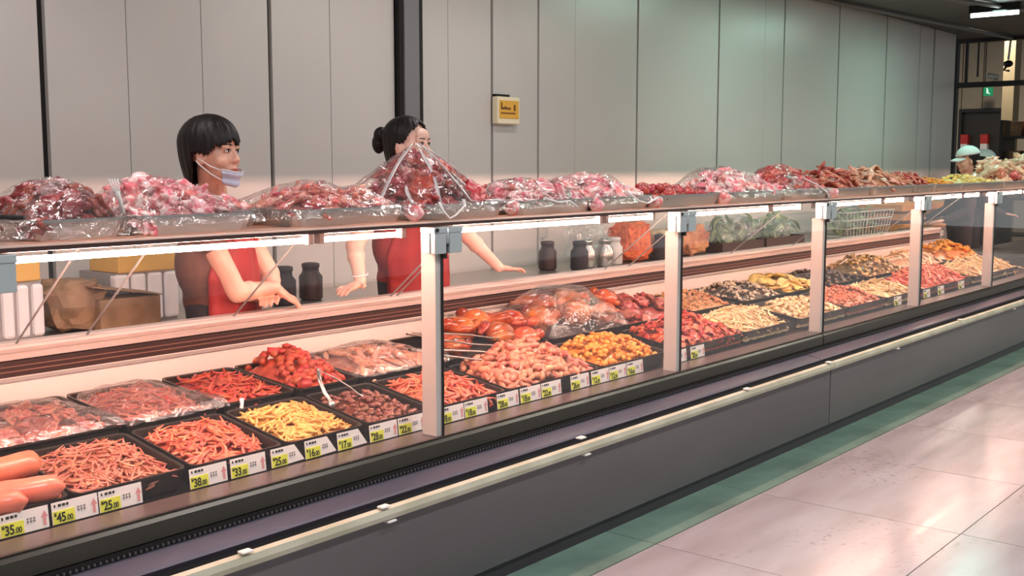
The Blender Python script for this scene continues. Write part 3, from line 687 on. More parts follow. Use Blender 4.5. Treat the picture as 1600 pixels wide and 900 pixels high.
fill(1, 5.70, 6.25, 'black rear tray under the dark and white mushrooms', 'mushroom_piece', 'small_chunk', F_mush, 170, 0.07, 'dark and white mushroom piece behind the pale ribbons', 'mushroom', 'mushrooms behind the pale ribbons',
     'mushroom_heap', 'heap of dark and white mushrooms', core_m=F_seed, seed=30, size=(0.9, 1.4))
fill(1, 6.26, 6.80, 'black rear tray under the yellow tofu sheets', 'tofu_sheet', 'sheet', F_tofu, 16, 0.06, 'pale yellow tofu sheet stacked left of the third post', 'tofu sheet', 'tofu sheets left of the third post',
     'tofu_stack', 'yellow tofu sheets packed below', seed=31, tilt=0.12, yaw=0.2)
fill(1, 6.81, 7.45, 'black rear tray under the dark seaweed right of the tofu', 'seaweed_clump', 'chunk', F_seed, 90, 0.06, 'dark seaweed clump behind the cream cubes', 'seaweed', 'seaweed behind the cream cubes',
     'seaweed_heap', 'heap of dark seaweed', seed=32)
fill(1, 7.46, 8.30, 'black rear tray under the olive brown salad', 'salad_piece', 'small_chunk', F_mush2, 170, 0.11, 'olive brown salad piece left of the fourth post', 'salad', 'olive salad left of the fourth post',
     'olive_salad', 'heap of olive brown salad', seed=33, core_m=F_olive, size=(1, 1.7))
fill(1, 8.31, 9.20, 'black rear tray under pale chicken feet at the far end', 'pale_trotter', 'finger', F_cream, 60, 0.09, 'pale cooked foot at the far rear of the case', 'chicken foot', 'pale feet at the far rear',
     'pale_feet', 'heap of pale feet at the far rear', seed=34)
fill(1, 9.21, 10.05, 'black rear tray under the orange peppers at the far end', 'orange_pepper', 'chunk', F_orange, 80, 0.12, 'orange pepper piece heaped beyond the fourth post', 'pepper', 'orange peppers beyond the fourth post',
     'pepper_heap', 'heap of orange peppers', seed=35, size=(1, 1.5))

# roast ducks: body, drumsticks, wings
def duck_parts(seed, L=0.088):
    bm = bmesh.new(); bmesh.ops.create_icosphere(bm, subdivisions=3, radius=1.0)
    for v in bm.verts:
        d = v.co.normalized(); k = 1 + 0.09 * mnoise.noise(d * 2.1 + Vector((seed * 4.1, 2, 1))) + 0.05 * mnoise.noise(d * 5 + Vector((seed, 1, 7)))
        w_ = 1.0 - 0.28 * d.x - 0.12 * max(0, -d.x)
        v.co = Vector((d.x * L, d.y * L * 0.80 * w_, d.z * L * 0.70 * w_)) * k
    body = bpy.data.meshes.new('duck_body'); bm.to_mesh(body); bm.free(); body.polygons.foreach_set('use_smooth', [True] * len(body.polygons))
    def leg(sg): return MB().tube([(-0.02, sg * 0.045, 0.005), (0.03, sg * 0.062, 0.018), (0.075, sg * 0.05, 0.012), (0.112, sg * 0.036, 0.004), (0.125, sg * 0.034, 0.002)], [0.018, 0.032, 0.026, 0.010, 0.012], 10).mesh('drumstick', True)
    def wing(sg): return MB().tube([(-0.075, sg * 0.038, 0.01), (-0.05, sg * 0.07, 0.006), (-0.01, sg * 0.078, 0.0), (0.02, sg * 0.07, -0.004)], [0.014, 0.016, 0.012, 0.006], 8).mesh('wing', True)
    neck = MB().tube([(-0.09, 0, 0.01), (-0.125, 0.012, 0.012), (-0.15, 0.03, 0.004)], [0.03, 0.017, 0.013], 9).mesh('neck', True)
    return [('body', body), ('drumstick', leg(1)), ('drumstick', leg(-1)), ('wing', wing(1)), ('wing', wing(-1)), ('neck', neck)][:5 + (seed == 0)]
DP = [duck_parts(k) for k in range(3)]
def duck(loc, rot, label, k, sc=1.0, m=None, group='roast ducks'):
    t = empty('roast_duck', loc); t.rotation_euler = rot; t.scale = (sc, sc, sc); tag(t, label, 'roast duck', group)
    for nm, me in DP[k % 3]:
        c = me.copy(); link(nm, c, m or F_roast, t)
    return t
for i, (x, y, z, rx, rz, sc, lab) in enumerate((
    (3.40, 3.12, 0.655, 0.1, 0.5, 0.8, 'roast duck lying lowest, behind the tongs'), (3.52, 3.22, 0.700, 0.2, 2.2, 1.0, 'glossy roast duck at the left of the row, breast up'),
    (3.66, 3.10, 0.675, -0.3, 3.4, 0.95, 'roast duck in front of the row, beside the tong tips'), (3.68, 3.25, 0.715, 0.2, 0.8, 1.0, 'roast duck in the middle of the row, before the white liner'),
    (3.82, 3.18, 0.705, 0.1, 2.6, 0.95, 'roast duck right of the middle, legs toward the film'), (3.80, 3.06, 0.650, 0.0, 0.2, 0.85, 'roast duck low at the tray front above the chicken wings'),
    (4.02, 3.16, 0.700, 0.1, 0.4, 1.05, 'roast duck at the left edge of the film'), (4.14, 3.26, 0.735, 0.3, 2.4, 1.1, 'large roast duck under film, top of the heap'),
    (4.24, 3.12, 0.715, -0.2, 1.2, 1.05, 'pale roast duck in front under film'), (4.36, 3.24, 0.745, 0.1, 0.3, 1.05, 'dark roast duck at the right end under film'), (4.44, 3.10, 0.69, 0.2, 2.9, 0.9, 'roast duck at the film corner by the dark cuts'),
    (4.60, 3.20, 0.735, 0.3, 0.9, 0.9, 'duck resting on the dark red cuts'))):
    duck((x, y, z - 0.014), (rx, -0.1, rz), lab, i, sc)
M_tray2 = M_tray
film_sheet('cling_film', 'clear film over the pink slivers behind the sausages', 1.28, 1.80, 2.98, 3.38, drape([BEDS['b0']], 0.655))
film_sheet('cling_film', 'clear crumpled film over the second rear tray of shreds', 1.80, 2.18, 2.985, 3.36, drape([BEDS['b1']], 0.645))
film_sheet('cling_film', 'clear film over the rib strips left of the nearest post', 2.75, 3.26, 2.985, 3.37, drape([BEDS['b4']], 0.65))
_b6 = Bed(3.90, 4.52, 2.99, 3.37, 0.63, 0.66, 0.15, (0.1, 0.2), 2.4, 0.25, 3)
film_sheet('cling_film', 'clear crumpled film over the roast ducks', 3.90, 4.52, 2.985, 3.38, drape([_b6], 0.655))

# ------------------------------------------------------------------ tongs
def tongs(name, apex, t1, t2, label, wdt=0.009):
    a, b, c = Vector(apex), Vector(t1), Vector(t2)
    t = empty(name, apex); tag(t, label, 'tongs', 'serving tongs')
    for q in (b, c):
        d = q - a; pts = [d * k for k in (0.0, 0.3, 0.6, 0.82, 0.9, 1.0)]
        side = (b - c).normalized() * (1 if q is b else -1)
        pts[1] += side * 0.012; pts[2] += side * 0.012
        MB().tube(pts, [wdt * 0.8, wdt, wdt, wdt * 1.0, wdt * 1.9, wdt * 1.4], 8, 0.35).build('arm', M_steel, t, True)
    MB().tube([(b - a) * 0.03, -(b + c - 2 * a) * 0.01, (c - a) * 0.03], wdt * 0.9, 8, 0.6).build('spring', M_steel, t, True)
    return t
tongs('steel_tongs', (2.516, 2.95, 0.69), (2.483, 2.84, 0.580), (2.66, 2.86, 0.575), 'open steel tongs leaning between the red chunks and the yellow batons', 0.0075)
tongs('steel_tongs', (3.10, 3.08, 0.735), (3.635, 3.04, 0.655), (3.60, 3.00, 0.625), 'upper steel tongs lying toward the roast ducks', 0.012)
tongs('steel_tongs', (3.02, 2.99, 0.69), (3.513, 2.87, 0.622), (3.44, 2.84, 0.60), 'lower steel tongs lying on the chicken pieces', 0.012)

# ------------------------------------------------------------------ price tags
def price_tag(x, text, label, wd=0.125, ht=0.056, cut=False, blank=False):
    t = empty('price_tag', (x, 2.628, 0.4945)); t.rotation_euler = (R(-6), 0, 0); tag(t, label, 'price tag', 'price tags along the front sill')
    card = MB()
    if cut: card.prism(0, 0.001, [(0, 0)] * 3) if False else card.add([(0, 0, 0), (wd, 0, 0.004), (wd * 0.72, 0, ht), (0, 0, ht), (0, .0015, 0), (wd, .0015, 0.004), (wd * 0.72, .0015, ht), (0, .0015, ht)], [(0, 1, 2, 3), (7, 6, 5, 4), (0, 4, 5, 1), (1, 5, 6, 2), (2, 6, 7, 3), (3, 7, 4, 0)])
    else: card.box(0, wd, 0, 0.0015, 0, ht)
    card.build('card', M_paper, t)
    if blank: return t
    MB().box(0.002, wd * 0.48, -0.0012, 0, 0.001, ht * 0.60).build('price_field', M_yel, t)
    for body, sz, xo in ((text[:2], 0.0325, wd * 0.085), (text[2:], 0.020, wd * 0.285), ('\u00a5', 0.0146, wd * 0.035)):
        o = bpy.data.objects.new('price', TXT[body]); C.objects.link(o); o.parent = t
        o.rotation_euler = (R(90), 0, 0); o.location = (xo, -0.0016, ht * (0.10 if body[0] != '\u00a5' else 0.36)); o.scale = (0.80, 1, 1)
    mk = MB()
    for k in range(4): mk.box(wd * 0.05 + k * 0.011, wd * 0.05 + k * 0.011 + [0.004, 0.008, 0.008, 0.006][k], -0.001, 0, ht * 0.78, ht * (0.78 + 0.12))
    mk.build('name_mark', M_ink, t)
    mk = MB()
    for k in range(3):
        xx = wd * 0.54 + k * 0.0085; mk.box(xx, xx + 0.0062, -0.001, 0, ht * 0.42, ht * 0.47).box(xx + 0.0022, xx + 0.004, -0.001, 0, ht * 0.36, ht * 0.62).box(xx, xx + 0.0062, -0.001, 0, ht * 0.56, ht * 0.6)
    mk.build('unit_mark', M_grey_ink, t)
    if not cut:
        ax = wd * 0.91
        MB().add([(ax - 0.004, -0.001, ht * 0.12), (ax + 0.004, -0.001, ht * 0.12), (ax + 0.004, -0.001, ht * 0.5), (ax + 0.0095, -0.001, ht * 0.5), (ax, -0.001, ht * 0.8), (ax - 0.0095, -0.001, ht * 0.5), (ax - 0.004, -0.001, ht * 0.5)], [(0, 1, 2, 3, 4, 5, 6)]).build('arrow', M_pink_ink, t)
    return t
TAGS = [(1.234, '35.00', 'white price tag reading 35.00 at the left edge'), (1.368, '45.00', 'white price tag reading 45.00, second from the left edge'), (1.497, '25.00', 'white price tag reading 25.00 before the brownish pink shreds'),
        (1.772, '38.00', 'white price tag reading 38.00 before the salmon shreds'), (1.91, '33.00', 'white price tag reading 33.00 right of the 38.00 tag'), (2.056, '25.00', 'price tag just left of the torn tag'),
        (2.186, '16.00', 'torn price tag with its corner cut, reading 16.00'), (2.318, '17.00', 'price tag right of the torn one, before the yellow batons'), (2.457, '28.00', 'price tag before the brown morsels'), (2.588, '22.00', 'price tag touching the nearest post'),
        (2.79, '18.00', 'price tag just right of the nearest post'), (2.92, '18.00', 'price tag below the pinkish tendons'), (3.10, '28.00', 'price tag between the tendons and the chicken wings'),
        (3.236, '18.00', 'price tag below the chicken wings, first of the joined two'), (3.367, '22.00', 'price tag below the chicken wings, second of the joined two'), (3.558, '26.00', 'lone price tag below the right end of the chicken wings'),
        (3.70, '12.00', 'first of three price tags below the orange puffs'), (3.83, '12.00', 'middle of three price tags below the orange puffs'), (3.962, '16.00', 'last of three price tags below the orange puffs'),
        (4.33, '18.00', 'price tag just right of the second post'), (4.495, '20.00', 'price tag below the red chili heap'), (7.03, '20.00', 'small tag left of the fourth post'),
        (7.56, '18.00', 'small tag just right of the fourth post'), (7.84, '18.00', 'small tag below the far orange shreds'), (8.275, '16.00', 'small tag near the fifth post')]
for x, tx, lab in TAGS: price_tag(x, tx, lab, cut='torn' in lab)

# ------------------------------------------------------------------ steel trays of raw meat on top of the case
ZT = 1.2165
def top_tray(x0, x1, label, y0=2.535, y1=2.945, h=0.05, rz=0.0, z=ZT):
    me = tray_mesh('steel_tray', x1 - x0, y1 - y0, h, flare=0.022, lip=0.010, r=0.035)
    o = link('steel_tray', me, M_steel); o.location = ((x0 + x1) / 2, (y0 + y1) / 2, z); o.rotation_euler = (0, 0, rz)
    tag(o, label, 'tray', 'steel trays on top of the case')
    return (x0 + 0.03, x1 - 0.03, y0 + 0.03, y1 - 0.03, z + 0.036, z + 0.036)
def topfill(x0, x1, tl, specs, H, seed, core_m, core_label, peak=(0, 0), p=2.2, lump=0.3, rz=0.0, **kw):
    r = top_tray(x0, x1, tl, rz=rz, **kw); b = Bed(*r, H, peak, p, lump, seed)
    heap_core(b, 'raw_meat', core_m, core_label, 'meat')
    for (nm, kind, m, n, lab, cat, grp, k) in specs: scatter(b, nm, kind, m, n, lab, cat, grp, vmax=0.45, **k)
    return b
t0 = topfill(1.285, 1.56, 'tilted steel tray at the left end of the top row', [('dark_chunk', 'big_chunk', F_dark, 30, 'dark brown meat chunk under film at the left end', 'meat chunk', 'dark chunks at the left end', dict(size=(0.6, 0.85)))],
             0.088, 51, F_dark, 'dark meat heaped at the left end', peak=(0.6, 0), rz=0.10)
t1 = topfill(1.585, 1.965, 'steel tray of raw pork just right of the left end tray', [('pork_chunk', 'big_chunk', F_pork, 75, 'pink raw pork chunk in the second top tray', 'meat chunk', 'pork chunks in the second top tray', dict(size=(0.45, 0.85), tilt=0.7))],
             0.085, 52, F_pork, 'raw pork heaped in the second top tray', peak=(-0.2, 0.1))
t2 = topfill(2.09, 2.56, 'steel tray of meat strips between the two women', [('pork_strip', 'finger', F_strip, 75, 'pink raw meat strip between the two women', 'meat strip', 'meat strips between the women', dict(yaw=0.0, tilt=0.25)),
             ('red_strip', 'finger', F_rawred, 30, 'redder raw strip between the two women', 'meat strip', 'redder strips between the women', dict(yaw=-0.3, tilt=0.3, size=(0.8, 1.0)))], 0.062, 53, F_strip, 'raw strips heaped between the two women', peak=(0.1, 0), p=2.6)
t2b = topfill(1.975, 2.085, 'narrow steel tray wedged behind the pork', [('pork_bit', 'chunk', F_pork, 14, 'small pork bit in the narrow tray', 'meat chunk', 'pork bits in the narrow tray', dict())], 0.04, 59, F_pork, 'pork bits under film in the narrow tray', y0=2.66)
t3 = topfill(2.615, 3.06, 'steel tray under the tall film wrapped heap', [('dark_slab', 'big_chunk', F_rawred, 60, 'dark red slab under the tall tent of film', 'meat slab', 'slabs under the tall film', dict(size=(0.6, 1.05), tilt=0.8)),
             ('liver_slab', 'big_chunk', F_dark, 26, 'liver coloured slab under the tall tent of film', 'meat slab', 'liver slabs under the tall film', dict(size=(0.6, 1.0), tilt=0.8))], 0.155, 54, F_rawred, 'dark red meat heaped under the tall film', peak=(-0.3, 0.1), p=1.6)
t4 = topfill(3.10, 3.60, 'steel tray of pale pork right of the tall heap', [('fat_slice', 'slice', F_pork, 46, 'pale pink fat pork slice right of the tall heap', 'meat slice', 'pork slices right of the tall heap', dict(size=(0.7, 1.05), tilt=0.5))],
             0.065, 55, F_pork, 'pale pork heaped right of the tall film', peak=(0.3, 0))
t4b = topfill(3.61, 4.02, 'steel tray of pale pork under a crumpled bag', [('fat_piece', 'big_chunk', F_pork, 46, 'pale pork piece under the crumpled bag', 'meat chunk', 'pork pieces under the crumpled bag', dict(size=(0.6, 0.95)))],
             0.088, 56, F_pork, 'pale pork heaped under the crumpled bag', peak=(-0.2, 0))
t5 = topfill(4.04, 4.60, 'low steel tray of dark red bits above the second post', [('red_bit', 'chunk', F_rawred, 70, 'dark red raw bit above the second post', 'meat chunk', 'dark red bits above the second post', dict(size=(0.9, 1.4)))],
             0.045, 57, F_rawred, 'dark red bits in the low tray')
t6 = topfill(4.66, 5.28, 'steel tray of rosy meat right of the second post', [('rosy_chunk', 'big_chunk', F_pork, 56, 'rosy raw chunk right of the second post', 'meat chunk', 'rosy chunks right of the second post', dict(size=(0.7, 1.0))),
             ], 0.105, 58, F_rawred, 'rosy meat heaped under film right of the second post', peak=(0, 0.2))
t6b = topfill(5.29, 5.80, 'steel tray of rosy meat left of the third post', [('rosy_slab', 'big_chunk', F_rawred, 44, 'rosy raw slab left of the third post', 'meat slab', 'rosy slabs left of the third post', dict(size=(0.7, 1.0)))],
             0.11, 60, F_pork, 'rosy meat heaped under film left of the third post')
t7 = topfill(5.86, 6.40, 'steel tray of brown strips above the third post', [('brown_strip', 'finger', F_redmeat, 60, 'reddish brown strip above the third post', 'meat strip', 'brown strips above the third post', dict(tilt=0.5))],
             0.11, 61, F_redmeat, 'reddish brown strips heaped above the third post')
t7b = topfill(6.42, 7.10, 'steel tray of pale pink strips right of the third post', [('pale_pink_strip', 'finger', F_bone, 70, 'pale pink strip right of the third post', 'meat strip', 'pale strips right of the third post', dict(tilt=0.5))],
             0.115, 62, F_bone, 'pale pink strips heaped right of the third post')
t8 = topfill(7.12, 7.44, 'steel tray of red strips left of the fourth post', [('red_sinew', 'finger', F_redmeat, 36, 'red sinew left of the fourth post', 'meat strip', 'red sinews left of the fourth post', dict(tilt=0.4))],
             0.08, 63, F_redmeat, 'red sinews heaped left of the fourth post')
t9 = topfill(7.47, 8.0, 'shallow steel tray of orange yellow curd above the fourth post', [('yellow_curd', 'chunk', F_orange, 60, 'orange yellow curd above the fourth post', 'curd', 'curds above the fourth post', dict())], 0.045, 64, F_orange, 'orange yellow curd in the shallow tray')
t10 = topfill(8.02, 8.95, 'long shallow steel tray of pale yellow curd', [('pale_curd', 'chunk', F_tofu, 60, 'pale yellow curd right of the fourth post', 'curd', 'pale curds right of the fourth post', dict())], 0.055, 65, F_tofu, 'pale yellow curd in the long shallow tray')
t11 = topfill(8.97, 9.75, 'steel tray of whole pale chickens beyond the curd', [('pale_chicken_piece', 'big_chunk', F_cream, 44, 'pale chicken piece in front of the white caps', 'chicken piece', 'chicken pieces before the caps', dict(size=(0.9, 1.4), tilt=0.6))], 0.15, 66, F_cream, 'pale chicken heaped before the white caps', p=2.6)
t12 = topfill(9.77, 10.8, 'steel tray of pale chickens at the right edge', [('pale_chicken_cut', 'big_chunk', F_cream, 50, 'pale chicken cut at the right edge', 'chicken piece', 'chicken cuts at the right edge', dict(size=(1.0, 1.6), tilt=0.6))], 0.20, 67, F_cream, 'pale chicken heaped at the right edge', p=2.6)
# pale trotters poking out
for i, (x, y, z, rz, ry) in enumerate(((9.1, 2.62, 1.33, 0.3, -0.3), (9.3, 2.60, 1.31, 2.6, -0.2), (9.6, 2.62, 1.35, 0.9, -0.4))):
    o = link('cooked_drumstick', wing_me('cooked_drumstick', i, 2.2), F_redmeat); o.location = (x, y, z); o.rotation_euler = (0, ry, rz)
    tag(o, ['brownish chicken leg at the left of the pale heap', 'brownish chicken leg in the middle of the pale heap', 'brownish chicken leg near the right edge'][i], 'chicken leg', 'legs in the pale heap')

def tent(apex, foot, base, x0, x1, y0, y1):
    ax, ay, az = apex
    def zf(x, y):
        dx, dy = (x - ax) / ((x1 - ax) if x > ax else (ax - x0)), (y - ay) / ((y1 - ay) if y > ay else (ay - y0))
        d = min(1.0, (abs(dx) ** 1.25 + abs(dy) ** 1.25) ** (1 / 1.25)); th = math.atan2(dy, dx)
        return base + (az - base) * (1 - d) ** 0.92 + 0.018 * d * (1 - d) * 4 * (abs(math.sin(4.5 * th + 0.7)) - 0.5)
    return zf
film_sheet('cling_film', 'clear crumpled film over the dark chunks at the left end', 1.20, 1.60, 2.52, 2.96, drape([t0], 1.268), hem=0.045)
film_sheet('cling_film', 'clear glossy film over the pork in the second top tray', 1.57, 1.98, 2.522, 2.955, drape([t1], 1.270))
film_sheet('cling_film', 'clear film over the strips between the two women', 2.04, 2.585, 2.522, 2.955, drape([t2], 1.270))
bag_ = film_sheet('plastic_bag', 'tall peaked clear bag over the dark red heap', 2.40, 3.16, 2.518, 2.965, tent((2.775, 2.72, 1.472), 0, 1.268, 2.40, 3.16, 2.52, 2.965), 76, 50, 'clear bags over top trays')
film_sheet('plastic_bag', 'crumpled clear bag over the pale pork right of the tall bag', 3.08, 4.05, 2.520, 2.957, drape([t4, t4b], 1.270), 70, 40, 'clear bags over top trays')
film_sheet('plastic_bag', 'crumpled clear bag over the rosy meat between the second and third posts', 4.64, 5.86, 2.520, 2.957, drape([t6, t6b], 1.270), 80, 40, 'clear bags over top trays')
M_pleat = clear_mat('bag_pleat', (0.96, 0.95, 0.95), 0.15, 0.35, 0.9, 0.35)
_zf = tent((2.775, 2.72, 1.472), 0, 1.268, 2.40, 3.16, 2.52, 2.965)
for (xa, ya), (xb, yb) in (((2.775, 2.72), (2.885, 2.522)), ((2.80, 2.715), (3.03, 2.522)), ((2.76, 2.72), (2.47, 2.62)), ((2.64, 2.63), (2.57, 2.522)), ((2.80, 2.72), (3.12, 2.62)), ((2.77, 2.70), (2.70, 2.522))):
    l = bag_.location; pts = []
    for k in range(9):
        f_ = k / 8; x = xa + (xb - xa) * f_ + 0.008 * math.sin(f_ * 5 + xb * 9); y = ya + (yb - ya) * f_
        pts.append((x - l[0], y - l[1], _zf(x, y) + 0.005 - l[2]))
    MB().tube(pts, [0.003, 0.006, 0.007, 0.006, 0.007, 0.006, 0.007, 0.006, 0.003], 6, 0.45).build('pleat', M_pleat, bag_, True)
# twisted tails of the bags hanging over the tray fronts
for i, (pts, lab) in enumerate((([(2.68, 2.525, 1.275), (2.69, 2.512, 1.245), (2.70, 2.495, 1.222), (2.72, 2.489, 1.23), (2.78, 2.50, 1.262), (2.80, 2.525, 1.275)], 'twisted clear bag tail hanging above the nearest clamp'),
                                ([(3.25, 2.53, 1.275), (3.32, 2.517, 1.258), (3.38, 2.512, 1.262), (3.42, 2.508, 1.238)], 'twisted clear bag tail over the pale pork tray'),
                                ([(3.80, 2.53, 1.285), (3.86, 2.516, 1.25), (3.92, 2.512, 1.238), (4.0, 2.514, 1.26)], 'twisted clear bag tail by the crumpled bag'),
                                ([(5.55, 2.60, 1.33), (5.62, 2.53, 1.285), (5.68, 2.512, 1.25), (5.70, 2.505, 1.22)], 'white twisted bag tail hanging left of the third post'),
                                ([(2.22, 2.988, 0.632), (2.215, 2.980, 0.615), (2.205, 2.975, 0.585)], 'white tied film end hanging in front of the bright red shreds'))):
    o = MB().tube(pts, [0.008] + [0.0055] * (len(pts) - 2) + [0.009], 7, 0.6).build('bag_tail', mat('film_white', s(236, 232, 230), 0.25, spec=0.6), None, True); tag(o, lab, 'bag tail', 'twisted bag tails')
# raw scraps poking between the trays
for i, x in enumerate((2.585, 3.082, 3.60, 4.03, 4.63, 5.84)):
    o = link('meat_scrap', chunk_me('meat_scrap', (0.026, 0.03, 0.026), 2, 0.4, i + 90), F_pork); o.location = (x, 2.545, 1.241)
    tag(o, ['pink scrap between the tall bag and the strips', 'pink scrap left of the pale pork tray', 'pink scrap in the middle of the pale pork', 'pink scrap above the second clamp', 'pink scrap right of the second clamp', 'red scrap above the third clamp'][i], 'meat scrap', 'scraps between the trays')
# steel prong at the left end tray and a white comb shaped tag stuck in it
pr = MB().tube([(1.26, 2.60, 1.275), (1.315, 2.60, 1.272), (1.42, 2.585, 1.268)], 0.006, 8).build('steel_skewer', M_dark, None, True); tag(pr, 'dark skewer sticking out of the left end tray', 'skewer')
fk = empty('white_fork', (1.555, 2.56, 1.285)); tag(fk, 'small white plastic fork standing between the first two top trays', 'fork')
MB().tube([(0, 0, -0.01), (-0.008, 0, 0.025), (-0.016, 0, 0.045)], [0.010, 0.008, 0.012], 8, 0.4).build('handle', M_paper, fk, True)
for k in range(4): MB().tube([(-0.022 + k * 0.005, 0, 0.042), (-0.036 + k * 0.008, 0, 0.078)], [0.0025, 0.0015], 5).build('tine', M_paper, fk, True)
# ------------------------------------------------------------------ people
M_skin = mat('skin', s(240, 192, 168), 0.45, col2=s(230, 174, 150), nscale=9, sss=0.08)
M_skin2 = mat('skin_fair', s(242, 200, 180), 0.45, col2=s(232, 182, 162), nscale=9, sss=0.08)
M_hair = mat('black_hair', s(22, 17, 16), 0.5, spec=0.35, bump=(120, 0.5, 0.004), stretch=(1, 1, 0.12))
M_lip = mat('lips', s(184, 98, 88), 0.4)
M_eyew = mat('eye_white', s(226, 216, 208), 0.25)
M_eye = mat('eye_dark', s(22, 14, 12), 0.2)
M_mask = mat('mask_blue', s(206, 212, 234), 0.7, bump=(30, 0.3))
M_strap = mat('mask_strap', s(240, 236, 236), 0.6)
M_apron = mat('red_apron', s(164, 38, 36), 0.6, col2=s(140, 30, 30), nscale=4, bump=(9, 0.5, 0.02))
M_shirt1 = mat('brown_shirt', s(104, 66, 54), 0.75, bump=(8, 0.5, 0.02))
M_shirt2 = mat('red_shirt', s(146, 46, 42), 0.75, bump=(8, 0.5, 0.02))
M_navy = mat('dark_clothes', s(46, 40, 44), 0.8, bump=(8, 0.5, 0.02))
M_cap = mat('white_cap', s(222, 230, 228), 0.7, bump=(14, 0.2))

def remesh(o, vox, it=6):
    r_ = o.modifiers.new('r', 'REMESH'); r_.mode = 'VOXEL'; r_.voxel_size = vox; r_.use_smooth_shade = True
    sm_ = o.modifiers.new('s', 'SMOOTH'); sm_.factor = 0.5; sm_.iterations = it
    return o
def cap_tube(mb, a, b, ra, rb, n=12):
    a, b = Vector(a), Vector(b); d = b - a
    mb.ell(a, (ra, ra, ra), 12, 8); mb.ell(b, (rb, rb, rb), 12, 8)
    mb.tube([a, a + d * 0.5, b], [ra, (ra + rb) / 2, rb], n)

def head_shapes(mb, H):         # H: head frame (x right, y face forward, z up, origin mid-head)
    def E(c, r): mb.ell(H @ Vector(c), r, 18, 12, H.to_3x3())
    E((0, -0.012, 0.022), (0.074, 0.092, 0.084)); E((0, 0.028, -0.03), (0.066, 0.064, 0.075)); E((0, 0.036, -0.068), (0.052, 0.052, 0.052)); E((0, 0.070, -0.103), (0.023, 0.020, 0.018))
    E((0.036, 0.060, -0.045), (0.026, 0.028, 0.026)); E((-0.036, 0.060, -0.045), (0.026, 0.028, 0.026))
    E((0.030, 0.078, 0.006), (0.026, 0.014, 0.012)); E((-0.030, 0.078, 0.006), (0.026, 0.014, 0.012)); E((0, 0.074, 0.030), (0.05, 0.018, 0.03))
    E((0, 0.086, -0.076), (0.022, 0.014, 0.014))
    mb.tube([H @ Vector(p) for p in ((0, 0.084, 0.0), (0, 0.095, -0.02), (0, 0.106, -0.042), (0, 0.098, -0.050))], [0.008, 0.0085, 0.0115, 0.009], 10)
    E((0.010, 0.094, -0.046), (0.0075, 0.008, 0.006)); E((-0.010, 0.094, -0.046), (0.0075, 0.008, 0.006))
    for sg in (-1, 1): E((sg * 0.077, -0.002, -0.026), (0.009, 0.018, 0.030)); E((sg * 0.076, 0.004, -0.05), (0.008, 0.010, 0.010))

def face_parts(H, t, w_inv, mouth=True):
    def P(name, mb, m):
        mb.v = [tuple(w_inv @ (H @ Vector(v))) for v in mb.v]; return mb.build(name, m, t, True)
    for sg in (-1, 1):
        ey = P('eye', MB().ell((sg * 0.030, 0.0835, -0.010), (0.0145, 0.0085, 0.0062), 14, 8), M_eyew)
        ir = MB().ell((sg * 0.030 + 0.002, 0.0895, -0.0095), (0.0058, 0.0032, 0.0056), 12, 8); ir.v = [tuple(w_inv @ (H @ Vector(v))) for v in ir.v]
        ir.build('iris', M_eye, ey, True)
        P('eyelid', MB().tube([(sg * 0.044, 0.0785, -0.011), (sg * 0.037, 0.0885, -0.0045), (sg * 0.029, 0.0925, -0.0025), (sg * 0.020, 0.0905, -0.0055), (sg * 0.015, 0.087, -0.011)], [0.0012, 0.0022, 0.0026, 0.002, 0.001], 6), M_hair)
        P('eyebrow', MB().tube([(sg * 0.013, 0.0945, 0.0105), (sg * 0.028, 0.0935, 0.0155), (sg * 0.042, 0.086, 0.0145), (sg * 0.050, 0.078, 0.010)], [0.0028, 0.0034, 0.003, 0.001], 6, 0.6), M_hair)
    if mouth:
        P('lips', MB().tube([(-0.023, 0.088, -0.0765), (-0.012, 0.0975, -0.0745), (0, 0.1005, -0.0755), (0.012, 0.0975, -0.0745), (0.023, 0.088, -0.0765)], [0.0012, 0.004, 0.0036, 0.004, 0.0012], 8)
          .tube([(-0.019, 0.089, -0.080), (0, 0.0985, -0.083), (0.019, 0.089, -0.080)], [0.0012, 0.005, 0.0012], 8), M_lip)

